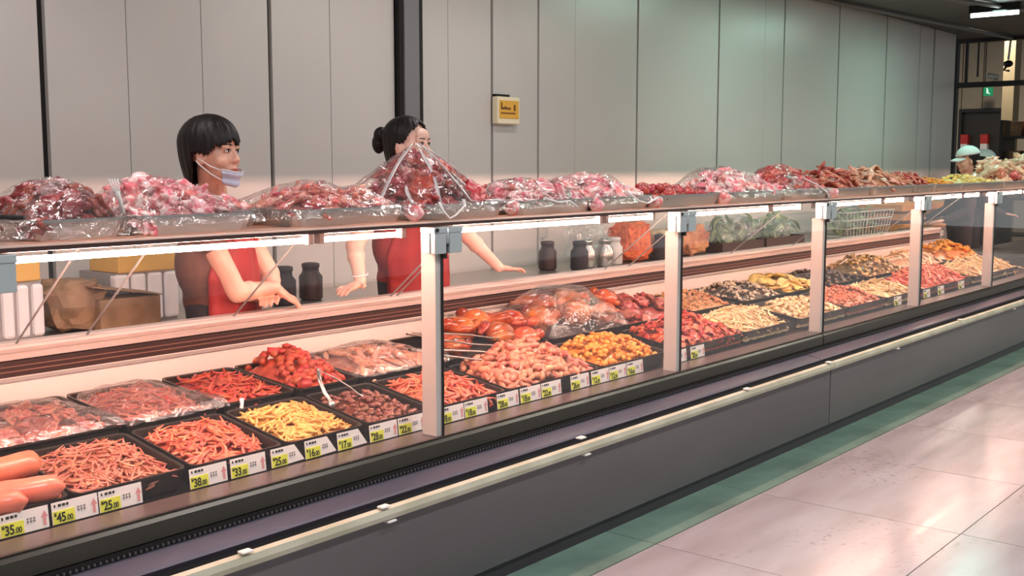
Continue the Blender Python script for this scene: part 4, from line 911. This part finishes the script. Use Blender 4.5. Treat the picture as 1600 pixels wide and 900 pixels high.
def hair_shell(H, low, rad, t, w_inv, name='hair', extra=None, grow=0.0):
    """low(az) -> z where the hair ends; az = 0 at the face, pi at the nape; rad = radii (x,y,z)"""
    mb = MB(); nu, nv = 144, 18; q_ = random.Random(5); jag = [q_.uniform(-1, 1) for _ in range(nu)]; rid = [q_.uniform(-1, 1) for _ in range(nu)]
    def ring(k, th):
        out = []
        for i in range(nu):
            az = 2 * math.pi * i / nu; a = abs(az if az <= math.pi else az - 2 * math.pi)
            lo = low(a) + 0.007 * jag[i] + 0.006 * math.sin(az * 9); top = rad[2] + 0.024
            f = k / nv; z = top + (lo - top) * f ** 1.15
            zz = (z - 0.024) / rad[2]
            if zz >= 0: rr = math.sqrt(max(0.0, 1 - zz * zz))
            else: rr = 1 - 0.20 * min(1.0, -zz / 1.4) ** 1.3 + 0.02 * math.sin(-zz * 3)
            if k == 0: rr = 0.0
            st = 1 + (0.013 * rid[i] + 0.012 * math.sin(az * 23)) * min(1, f * 2.5) + 0.025 * mnoise.noise(Vector((i * 0.55, f * 2.0, 4)))
            out.append(H @ Vector((math.sin(az) * (rad[0] - th) * rr * st, math.cos(az) * (rad[1] - th) * rr * st - 0.012, z - (th * 0.7 if k == 0 else 0))))
        return out
    rings = [ring(k, 0) for k in range(nv + 1)] + [ring(k, 0.016) for k in range(nv, -1, -1)]
    for q in rings: mb.v += [tuple(w_inv @ p) for p in q]
    for j in range(len(rings) - 1):
        for i in range(nu): mb.f.append((j * nu + i, (j + 1) * nu + i, (j + 1) * nu + (i + 1) % nu, j * nu + (i + 1) % nu))
    if extra: 
        m2 = MB(); extra(m2); mb.add([tuple(w_inv @ (H @ Vector(v))) for v in m2.v], m2.f)
    return mb.build(name, M_hair, t, True)

def hand(mb, wrist, palm, tips_dir, up, curl=0.25, side=1, scale=1.0):
    """palm and five fingers; tips_dir = finger direction, up = back of hand, side = which side the thumb leaves"""
    w_ = Vector(wrist); f = Vector(tips_dir).normalized(); u = Vector(up); u = (u - f * u.dot(f)).normalized(); s_ = f.cross(u) * side
    pc = w_ + f * 0.045 * scale
    M = Matrix((s_, f, u)).transposed()
    mb.ell(pc, (0.036 * scale, 0.048 * scale, 0.015 * scale), 16, 10, M)
    for k, (off, L) in enumerate(((-0.028, 0.056), (-0.0095, 0.072), (0.0095, 0.078), (0.027, 0.070))):
        b = pc + s_ * off * scale + f * (0.034 if k else 0.028) * scale; p1 = b + f * L * 0.45 * scale + u * 0.006 + s_ * off * 0.12
        p2 = p1 + (f * math.cos(curl) - u * math.sin(curl)) * L * 0.32 * scale; p3 = p2 + (f * math.cos(curl * 2) - u * math.sin(curl * 2)) * L * 0.26 * scale
        mb.tube([b - f * 0.01, b, p1, p2, p3], [0.0095 * scale, 0.0095 * scale, 0.0088 * scale, 0.0080 * scale, 0.0058 * scale], 10)
    b = pc + s_ * 0.022 * scale - f * 0.022 * scale; p1 = b + (s_ * 0.85 + f * 0.5).normalized() * 0.034 * scale; p2 = p1 + (s_ * 0.35 + f * 0.9).normalized() * 0.030 * scale
    mb.tube([b, p1, p2], [0.0135 * scale, 0.0105 * scale, 0.0072 * scale], 10)

def person(label, head_c, face, tilt, chest, pelvis, arms, skin, shirt, seed, apron=True, legs=True, sleeve=0.32):
    """arms: list of (shoulder, elbow, wrist, fingers_dir, hand_up, side)"""
    t = empty('person', (pelvis[0], pelvis[1], 0)); tag(t, label, 'person')
    base = Vector((pelvis[0], pelvis[1], 0)); w_inv = Matrix.Translation(-base)
    f = Vector((face[0], face[1], 0)).normalized(); x = f.cross(Vector((0, 0, 1)))
    H = Matrix(((x.x, f.x, 0, head_c[0]), (x.y, f.y, 0, head_c[1]), (x.z, f.z, 1, head_c[2]), (0, 0, 0, 1))) @ Matrix.Rotation(tilt, 4, 'X')
    mb = MB(); head_shapes(mb, H)
    neck_top = H @ Vector((0, -0.012, -0.07)); ch = Vector(chest); pe = Vector(pelvis)
    sh = [Vector(a[0]) for a in arms]; sm = (sh[0] + sh[1]) / 2
    cap_tube(mb, neck_top, sm + Vector((0, 0, 0.03)), 0.048, 0.056)
    lat = (sh[1] - sh[0]).normalized(); fw_ = Vector((0, 0, 1)).cross(lat); fw_ = fw_.normalized()
    RM = Matrix((lat, fw_, Vector((0, 0, 1)))).transposed()
    mb.ell((ch + sm) / 2 + Vector((0, 0, 0.01)), (0.15, 0.095, 0.14), 18, 12, RM); mb.ell(ch - Vector((0, 0, 0.08)), (0.145, 0.10, 0.16), 18, 12, RM)
    mb.ell((ch + pe) / 2 - Vector((0, 0, 0.05)), (0.14, 0.10, 0.16), 18, 12, RM); mb.ell(pe - Vector((0, 0, 0.02)), (0.165, 0.115, 0.12), 18, 12, RM)
    cap_tube(mb, sh[0], sm, 0.055, 0.06); cap_tube(mb, sh[1], sm, 0.055, 0.06)
    for (s0, el, wr, fd, hu, sd) in arms:
        cap_tube(mb, s0, el, 0.050, 0.040); cap_tube(mb, el, wr, 0.040, 0.025)
        mid = Vector(el).lerp(Vector(wr), 0.3); mb.ell(mid, (0.041, 0.041, 0.041), 12, 8)
        hand(mb, wr, None, fd, hu, 0.3, sd)
    for sg in (-1, 1):
        hip = pe + lat * 0.085 * sg - Vector((0, 0, 0.04)); kn = Vector((hip.x, hip.y - 0.02, 0.46)); an = Vector((hip.x, hip.y + 0.01, 0.08))
        cap_tube(mb, hip, kn, 0.082, 0.055); cap_tube(mb, kn, an, 0.055, 0.036)
        mb.ell(an + Vector((0, -0.06, -0.045)), (0.04, 0.11, 0.035), 12, 8)
    mb.v = [tuple(w_inv @ Vector(v)) for v in mb.v]
    body = mb.build('body', skin, t, True); remesh(body, 0.0055, 5)
    # shirt: a shell round the torso with short sleeves; trousers round the legs
    c = MB()
    c.ell((ch + sm) / 2 + Vector((0, 0, 0.0)), (0.162, 0.107, 0.14), 20, 12, RM); c.ell(ch - Vector((0, 0, 0.08)), (0.158, 0.113, 0.165), 20, 12, RM)
    c.ell((ch + pe) / 2 - Vector((0, 0, 0.05)), (0.152, 0.113, 0.17), 20, 12, RM); c.ell(pe - Vector((0, 0, 0.02)), (0.178, 0.128, 0.12), 20, 12, RM)
    for i in (0, 1):
        cap_tube(c, sh[i], sm - Vector((0, 0, 0.01)), 0.066, 0.066)
        s0, el = Vector(arms[i][0]), Vector(arms[i][1]); cap_tube(c, s0, s0.lerp(el, min(1, sleeve)), 0.062, 0.056 if sleeve < 1 else 0.05)
        if sleeve > 1: cap_tube(c, el, Vector(arms[i][2]), 0.05, 0.036)
    c.v = [tuple(w_inv @ Vector(v)) for v in c.v]
    remesh(c.build('shirt', shirt, t, True), 0.010, 4)
    tr = MB()
    for sg in (-1, 1):
        hip = pe + lat * 0.085 * sg - Vector((0, 0, 0.04)); kn = Vector((hip.x, hip.y - 0.02, 0.46)); an = Vector((hip.x, hip.y + 0.01, 0.10))
        cap_tube(tr, hip, kn, 0.094, 0.068); cap_tube(tr, kn, an, 0.066, 0.056)
    tr.v = [tuple(w_inv @ Vector(v)) for v in tr.v]
    remesh(tr.build('trousers', M_navy, t, True), 0.014, 3)
    for sg in (-1, 1):
        hip = pe + lat * 0.085 * sg; MB().ell(w_inv @ Vector((hip.x, hip.y - 0.05, 0.04)), (0.048, 0.125, 0.04), 14, 8).build('shoe', M_black, t, True)
    if apron:
        a = MB()
        def fn(i, j):
            z = 1.02 * (sm.z - 0.10) * (1 - j) + (pe.z - 0.35) * j
            k = (sm.z - 0.10 - z) / (sm.z - 0.10 - pe.z) ; cc = (sm.lerp(pe, min(1.1, 0.2 + 0.8 * k)))
            wd = 0.10 + 0.09 * min(1, k * 1.6); an_ = (i - 0.5) * 2
            p = Vector((cc.x, cc.y, z)) + lat * wd * math.sin(an_ * 1.35) - fw_ * ((0.138 if True else 0) * math.cos(an_ * 1.2) + 0.004 * math.sin(an_ * 14 + z * 9))
            return w_inv @ p
        a.grid(24, 26, fn)
        ao = a.build('apron', M_apron, t, True); so = ao.modifiers.new('t', 'SOLIDIFY'); so.thickness = 0.004
        nk = sm + Vector((0, 0, 0.02))
        st_ = MB()
        for sg in (-1, 1):
            st_.tube([w_inv @ p for p in (sm + lat * 0.09 * sg - fw_ * 0.125 - Vector((0, 0, 0.11)), sm + lat * 0.10 * sg - fw_ * 0.10 + Vector((0, 0, 0.0)), sm + lat * 0.09 * sg - fw_ * 0.02 + Vector((0, 0, 0.064)), sm + lat * 0.07 * sg + fw_ * 0.08)], 0.013, 8, 0.4)
        st_.build('apron_strap', M_apron, t, True)
    return t, H, w_inv

# the woman at the left: short bob, mask pulled under her chin, leaning on folded arms
t1_, H1, wi1 = person('woman with a black bob, blue mask under her chin, leaning on folded arms', (2.455, 3.44, 1.452), (0.36, -0.93), 0.03, (2.55, 3.62, 1.10), (2.62, 3.65, 0.90),
    [((2.445, 3.53, 1.205), (2.575, 3.475, 0.915), (2.735, 3.450, 0.925), (0.8, -0.12, -0.62), (0.5, -0.5, 0.7), -1),
     ((2.70, 3.66, 1.20), (2.83, 3.60, 0.96), (2.76, 3.50, 0.88), (-0.6, -0.6, -0.05), (0, 0, 1), 1)], M_skin, M_shirt1, 1)
face_parts(H1, t1_, wi1)
def low1(a):
    if a < 0.55: return 0.022
    if a < 1.0: return 0.022 - 0.03 * (a - 0.55) / 0.45
    if a < 1.7: return -0.008 - 0.014 * (a - 1.0) / 0.7
    return -0.022 - 0.10 * min(1, (a - 1.7) / 0.4)
hair_shell(H1, low1, (0.096, 0.116, 0.106), t1_, wi1)
def mask(H, t, w_inv):
    def fn(i, j):
        a = (i - 0.5) * 2.1; z = -0.088 - 0.052 * j
        r_ = 0.070 + 0.006 * math.sin(j * 9) - 0.022 * j * j
        return w_inv @ (H @ Vector((math.sin(a) * (r_ - 0.004), 0.036 + math.cos(a) * (r_ + 0.004), z + 0.012 * abs(a) ** 1.5)))
    o = MB().grid(20, 10, fn).build('face_mask', M_mask, t, True); so = o.modifiers.new('t', 'SOLIDIFY'); so.thickness = 0.003
    for sg in (-1, 1):
        for (z0, z1) in ((-0.09, -0.035), (-0.125, -0.055)):
            MB().tube([w_inv @ (H @ Vector(p)) for p in ((sg * 0.058, 0.073, z0 + 0.012), (sg * 0.074, 0.04, (z0 + z1) / 2), (sg * 0.084, 0.0, z1), (sg * 0.080, -0.016, z1 + 0.015))], 0.0022, 6).build('mask_strap', M_strap, t, True)
    MB().tube([w_inv @ (H @ Vector((math.sin(a) * 0.0705, 0.036 + math.cos(a) * 0.078, -0.0865 + 0.012 * abs(a) ** 1.5))) for a in [(-1.05 + 0.21 * k) for k in range(11)]], 0.0022, 6).build('mask_edge', M_strap, t, True)
mask(H1, t1_, wi1)
# the woman in the middle: hair tied in a bun, both hands spread on the ledge
t2_, H2, wi2 = person('woman with black hair in a bun and red apron, hands spread apart', (3.49, 3.47, 1.492), (0.24, -0.97), 0.02, (3.60, 3.62, 1.12), (3.68, 3.65, 0.90),
    [((3.40, 3.58, 1.24), (3.26, 3.57, 1.05), (3.195, 3.465, 0.905), (-0.95, -0.16, -0.22), (0, 0, 1), -1),
     ((3.74, 3.56, 1.24), (3.93, 3.53, 1.07), (4.085, 3.455, 0.905), (0.96, -0.18, -0.16), (0, 0, 1), 1)], M_skin2, M_shirt2, 2)
face_parts(H2, t2_, wi2)
def low2(a):
    if a < 0.5: return 0.078
    if a < 1.15: return 0.078 - 0.062 * (a - 0.5) / 0.65
    if a < 1.6: return 0.016 - 0.05 * (a - 1.15) / 0.45
    return -0.034 - 0.05 * min(1, (a - 1.6) / 0.6)
hair_shell(H2, low2, (0.083, 0.108, 0.094), t2_, wi2, extra=lambda m: m.ell((0, -0.135, 0.035), (0.036, 0.034, 0.038), 16, 10).ell((0, -0.15, 0.0), (0.028, 0.03, 0.045), 14, 10))
MB().tube([wi2 @ (H2 @ Vector(p)) for p in ((0.085, 0.004, -0.05), (0.086, 0.004, -0.058))], 0.006, 8).build('earring', M_paper, t2_, True)
MB().tube([wi2 @ (H2 @ Vector(p)) for p in ((-0.085, 0.004, -0.05), (-0.086, 0.004, -0.058))], 0.006, 8).build('earring', M_paper, t2_, True)
br = []
for k in range(13):
    a = 2 * math.pi * k / 12; br.append(wi2 @ (Vector((3.205, 3.48, 0.935)) + Vector((math.cos(a) * 0.034, math.sin(a) * 0.034, 0.006 * math.cos(a)))))
MB().tube(br, 0.0035, 6).build('bracelet', M_paper, t2_, True)
# two workers in white caps behind the far chickens
def capped(label, hc, face, chest, pelvis, seed):
    f = Vector((face[0], face[1], 0)).normalized(); l = f.cross(Vector((0, 0, 1)))
    sm = Vector((chest[0], chest[1], hc[2] - 0.23))
    arms = []
    for sg in (-1, 1):
        s0 = sm + l * 0.18 * sg; el = s0 + f * 0.06 + l * 0.04 * sg - Vector((0, 0, 0.27)); wr = el + f * 0.20 - Vector((0, 0, 0.08))
        arms.append((tuple(s0), tuple(el), tuple(wr), tuple(f - Vector((0, 0, 0.2))), (0, 0, 1), 1))
    t, H, wi = person(label, hc, face, -0.15, chest, pelvis, arms, M_skin, M_navy, seed, apron=False, sleeve=2)
    face_parts(H, t, wi)
    hair_shell(H, lambda a: 0.03 if a < 1.2 else 0.03 - 0.12 * min(1, (a - 1.2) / 0.8), (0.086, 0.104, 0.095), t, wi)
    mb = MB(); n = 32
    rings = []
    for k in range(10):
        z = 0.098 * math.cos(k / 9 * 1.45) + 0.022; rr = math.sin(k / 9 * 1.45)
        rings.append([wi @ (H @ Vector((math.sin(2 * math.pi * i / n) * 0.094 * rr, math.cos(2 * math.pi * i / n) * 0.114 * rr - 0.010, z))) for i in range(n)])
    for q in rings: mb.v += [tuple(p) for p in q]
    for j in range(9):
        for i in range(n): mb.f.append((j * n + i, (j + 1) * n + i, (j + 1) * n + (i + 1) % n, j * n + (i + 1) % n))
    c_ = mb.build('cap', M_cap, t, True); so = c_.modifiers.new('t', 'SOLIDIFY'); so.thickness = 0.004
    b_ = MB().grid(14, 6, lambda i, j: wi @ (H @ Vector(((i - 0.5) * 0.172 * (1 - 0.35 * j * j), 0.075 + 0.095 * j - 0.10 * (i - 0.5) ** 2 * (1 + j), 0.030 - 0.025 * j - 0.10 * (i - 0.5) ** 2)))).build('cap_brim', M_cap, c_, True)
    so = b_.modifiers.new('t', 'SOLIDIFY'); so.thickness = 0.004
    return t
capped('worker in a white cap and dark clothes bending behind the far chicken heap', (11.10, 3.50, 1.45), (-0.62, 0.72), (11.16, 3.54, 1.12), (11.25, 3.60, 0.88), 3)
capped('second worker in a white cap, half hidden behind the first', (13.0, 3.90, 1.44), (0.45, -0.85), (12.95, 3.98, 1.10), (12.95, 4.02, 0.88), 4)

# ------------------------------------------------------------------ back table and what stands on it
bt = empty('back_table', (6.0, 4.1, 0)); tag(bt, 'long steel work table along the panelled wall', 'table')
MB().box(-5.0, 6.2, -0.30, 0.30, 0.735, 0.765).build('table_top', M_steel, bt, bevel=0.004)
for x in (-4.9, -3.0, -1.0, 1.0, 3.0, 4.9, 6.1):
    for y in (-0.26, 0.26): MB().box(x - 0.02, x + 0.02, y - 0.02, y + 0.02, 0, 0.735).build('leg', M_steel, bt)
MB().box(-4.9, 6.1, -0.26, 0.26, 0.18, 0.2).build('under_shelf', M_steel, bt)
ZB = 0.766
# ribbed white crates
def ribbed(x0, x1, z1, label, y0=3.93, y1=4.2, n=4):
    t = empty('ribbed_box', ((x0 + x1) / 2, (y0 + y1) / 2, ZB)); tag(t, label, 'box', 'ribbed white boxes on the back table')
    MB().box(-(x1 - x0) / 2 + .01, (x1 - x0) / 2 - .01, -(y1 - y0) / 2 + 0.015, (y1 - y0) / 2, 0, z1).build('body', mat('ribbed_grey', s(150, 146, 146), 0.6), t)
    wd = (x1 - x0) / n
    for k in range(n): MB().box(-(x1 - x0) / 2 + k * wd + 0.006, -(x1 - x0) / 2 + (k + 1) * wd - 0.006, -(y1 - y0) / 2, -(y1 - y0) / 2 + 0.05, 0.004, z1 - 0.004).build('rib', mat('ribbed_white', s(226, 224, 224), 0.5), t, bevel=0.012)
ribbed(1.78, 2.06, 0.20, 'white box with tall ribs at the left edge behind the glass', n=5)
ribbed(2.38, 2.68, 0.20, 'white ribbed box between the paper bag and the first woman', y0=4.0, y1=4.28, n=4)
for i, (x0, x1) in enumerate(((1.86, 2.08), (2.40, 2.66))):
    o = MB().box(x0, x1, 4.0, 4.22, ZB + 0.201, ZB + 0.275).build('yellow_carton', mat('yellow_carton', s(214, 172, 92), 0.7), None, bevel=0.006)
    tag(o, ['yellow carton on the ribbed box at the left edge', 'yellow carton on the ribbed box behind the paper bag'][i], 'carton', 'yellow cartons on ribbed boxes')
def crumple(name, loc, r, m, label, cat, seed, amp=0.28, n=3, group=None):
    bm = bmesh.new(); bmesh.ops.create_icosphere(bm, subdivisions=n, radius=1.0)
    for v in bm.verts:
        d = v.co.normalized(); k = 1 + amp * (abs(mnoise.noise(d * 2.3 + Vector((seed * 3.1, 1, 5)))) * 1.6 - 0.4)
        q = 0.6
        d2 = Vector([math.copysign(abs(c) ** q, c) for c in d])
        v.co = Vector((d2.x * r[0], d2.y * r[1], max(-1.0, d2.z) * r[2])) * k
        v.co.z = max(v.co.z, -r[2])
    me = bpy.data.meshes.new(name); bm.to_mesh(me); bm.free()
    o = link(name, me, m); o.location = (loc[0], loc[1], loc[2] + r[2]); tag(o, label, cat, group); return o
crumple('paper_bag', (2.20, 4.02, ZB), (0.115, 0.12, 0.10), M_kraft, 'crumpled brown paper bag beside the ribbed box', 'paper bag', 1)
fb = empty('open_carton', (2.37, 3.97, ZB)); tag(fb, 'open brown cardboard carton with a raised flap', 'carton')
MB().box(-0.13, 0.13, -0.10, 0.10, 0.0, 0.12).build('carton_body', M_kraft, fb, bevel=0.004)
MB().add([(-0.16, -0.10, 0.175), (0.13, -0.115, 0.125), (0.13, 0.09, 0.13), (-0.16, 0.10, 0.18), (-0.16, -0.10, 0.170), (0.13, -0.115, 0.120), (0.13, 0.09, 0.125), (-0.16, 0.10, 0.175)], [(0, 1, 2, 3), (7, 6, 5, 4), (0, 4, 5, 1), (1, 5, 6, 2), (2, 6, 7, 3), (3, 7, 4, 0)]).build('flap', M_kraft, fb)
# jar and kettle shapes between the women, bottles
def lathe(prof, n=16):
    mb = MB(); m = len(prof)
    for r_, z in prof: mb.v += [(r_ * math.cos(2 * math.pi * k / n), r_ * math.sin(2 * math.pi * k / n), z) for k in range(n)]
    for i in range(m - 1):
        for k in range(n): mb.f.append((i * n + k, i * n + (k + 1) % n, (i + 1) * n + (k + 1) % n, (i + 1) * n + k))
    mb.f.append(tuple(range(n))[::-1]); mb.f.append(tuple(range((m - 1) * n, m * n))); return mb
jar_p = [(0.045, 0), (0.055, 0.01), (0.055, 0.11), (0.04, 0.13), (0.038, 0.15), (0.042, 0.152), (0.042, 0.17), (0.03, 0.174)]
for i, (x, y, lab, m) in enumerate(((3.06, 3.98, 'pale jar beside the first woman\'s hands', M_post), (3.22, 4.0, 'dark jar left of the woman with the bun', M_navy), (3.42, 4.05, 'brown jar behind the woman with the bun', M_brown), (5.42, 3.95, 'dark jar behind the right outstretched hand', M_navy), (5.56, 4.0, 'steel canister right of the dark jar', M_steel), (5.70, 3.96, 'second steel canister before the clear bag', M_steel), (5.30, 4.10, 'brown jar left of the dark jar by the wall', M_brown), (5.86, 4.0, 'pale jar left of the orange net bag', M_post), (6.28, 3.92, 'dark jar between the net bag and the beige sack', M_navy))):
    o = lathe(jar_p).build('jar', m, None, True, (x, y, ZB)); tag(o, lab, 'jar', 'jars on the back table')
crumple('clear_bag', (5.74, 4.12, ZB), (0.16, 0.10, 0.13), BAGM, 'crumpled clear plastic bag behind the canisters', 'plastic bag', 3, 0.35)
crumple('net_bag', (6.12, 4.05, ZB), (0.13, 0.12, 0.13), mat('orange_net', s(222, 112, 54), 0.6, col2=s(190, 76, 30), nscale=40, bump=(60, 0.8)), 'orange net bag left of the second post', 'net bag', 4)
crumple('cloth_sack', (6.42, 4.05, ZB), (0.13, 0.12, 0.10), mat('sack', s(206, 180, 146), 0.8, col2=s(160, 130, 96), nscale=10), 'beige sack right of the orange net bag', 'sack', 5)
crumple('cloth_sack', (6.80, 4.05, ZB), (0.20, 0.12, 0.10), mat('sack_tan', s(196, 140, 96), 0.8, col2=s(170, 100, 70), nscale=10), 'tan sack behind the leaning stick', 'sack', 6)
# clear bags of greens
M_leaf = mat('leaf_green', s(150, 164, 122), 0.5, col2=s(92, 116, 70), nscale=14, rand=0.2)
leaf_me = [slice_me('leaf', 0.12, 0.05, 0.003, 1.1, 200 + k, 5, 3) for k in range(4)]
for me in leaf_me: me.materials.append(M_leaf)
def greens(x, y, r, n, label, grp, seed):
    q = random.Random(seed)
    for k in range(n):
        o = bpy.data.objects.new('leafy_green', q.choice(leaf_me)); C.objects.link(o)
        o.location = (x + q.uniform(-r, r), y + q.uniform(-0.1, 0.08), ZB + 0.06 + q.uniform(-0.01, 0.16) * (1 - 0.3 * q.random()))
        o.rotation_euler = (q.uniform(-1, 1), q.uniform(-1.2, 1.2), q.uniform(0, 6.28)); sc = q.uniform(0.8, 1.3); o.scale = (sc,) * 3
        tag(o, label, 'leaf vegetable', grp)
def crate(x0, x1, label):
    t = empty('vegetable_crate', ((x0 + x1) / 2, 4.05, ZB)); tag(t, label, 'crate', 'crates on the back table'); w2 = (x1 - x0) / 2
    MB().box(-w2, w2, -0.15, 0.15, 0, 0.012).build('crate_floor', M_brown, t)
    for y in (-0.15, 0.14): MB().box(-w2, w2, y, y + 0.01, 0.012, 0.07).build('crate_side', M_brown, t)
    for x in (-w2, w2 - 0.01): MB().box(x, x + 0.01, -0.14, 0.14, 0.012, 0.07).build('crate_end', M_brown, t)
crate(7.08, 7.72, 'low brown crate under the first bags of greens'); crate(7.76, 8.42, 'low brown crate left of the third post')
greens(7.4, 4.05, 0.26, 46, 'pale green leaf in the clear bags behind the mushrooms', 'greens behind the mushrooms', 1)
greens(8.1, 4.05, 0.28, 50, 'green leaf in the crate left of the third post', 'greens left of the third post', 2)
greens(9.75, 4.05, 0.40, 60, 'green leaf in the wire basket right of the third post', 'greens right of the third post', 3)
crumple('clear_bag', (7.42, 4.02, ZB + 0.013), (0.26, 0.125, 0.115), BAGM, 'large clear bag round the pale greens', 'plastic bag', 7, 0.3)
crumple('clear_bag', (8.02, 4.02, ZB + 0.013), (0.20, 0.125, 0.10), BAGM, 'clear bag round the greens left of the third post', 'plastic bag', 8, 0.3)
wb_ = empty('wire_basket', (9.7, 4.05, ZB)); tag(wb_, 'pale wire basket of greens right of the third post', 'basket')
for z in (0.0, 0.07, 0.14, 0.21):
    e_ = z * 0.4; MB().tube([(-0.45 - e_, -0.16 - e_ * .3, z + .006), (0.45 + e_, -0.16 - e_ * .3, z + .006), (0.45 + e_, 0.15, z + .006), (-0.45 - e_, 0.15, z + .006), (-0.45 - e_, -0.16 - e_ * .3, z + .006)], 0.006, 6).build('hoop', M_post, wb_)
for k in range(15):
    x = -0.45 + k * 0.9 / 14; MB().tube([(x, -0.16, 0.004), (x * 1.17, -0.185, 0.216)], 0.004, 5).build('wire', M_post, wb_)
st = MB().tube([(6.60, 3.87, ZB + 0.012), (7.10, 4.38, 1.19)], 0.013, 8).build('wooden_stick', mat('stick', s(146, 92, 60), 0.6), None, True); tag(st, 'brown wooden stick leaning against the wall', 'stick')
# far right: trays of bread coloured food and a label card behind the last posts
for i, (z, x) in enumerate(((0.767, 11.35), (0.86, 11.38), (0.95, 11.35))):
    o = link('stacked_tray', tray_mesh('stacked_tray', 1.6, 0.5, 0.06), mat('tan_tray', s(214, 160, 104), 0.5)); o.location = (x, 4.12, z)
    tag(o, ['lowest tan tray of the stack at the right edge', 'middle tan tray of the stack at the right edge', 'topmost tan tray of the stack at the right edge'][i], 'tray', 'tan trays stacked at the right edge')
    if i < 2: continue
cd = MB().box(10.2, 10.45, 3.5, 3.502, 0.62, 0.78).build('label_card', mat('card_grey', s(196, 204, 196), 0.6), None); tag(cd, 'pale card standing behind the fourth post', 'card')
sc_ = empty('weighing_scale', (10.5, 3.72, 0)); tag(sc_, 'grey weighing scale on a stand beyond the rear ledge', 'scale')
MB().box(-0.03, 0.03, -0.03, 0.03, 0, 0.72).build('stand', M_steel, sc_); MB().box(-0.2, 0.2, -0.16, 0.16, 0.72, 0.78).build('scale_body', M_post, sc_, bevel=0.01); MB().box(-0.17, 0.17, -0.14, 0.14, 0.785, 0.80).build('pan', M_steel, sc_)
MB().box(-0.16, 0.16, -0.16, 0.16, 0, 0.02).build('foot_plate', M_steel, sc_)
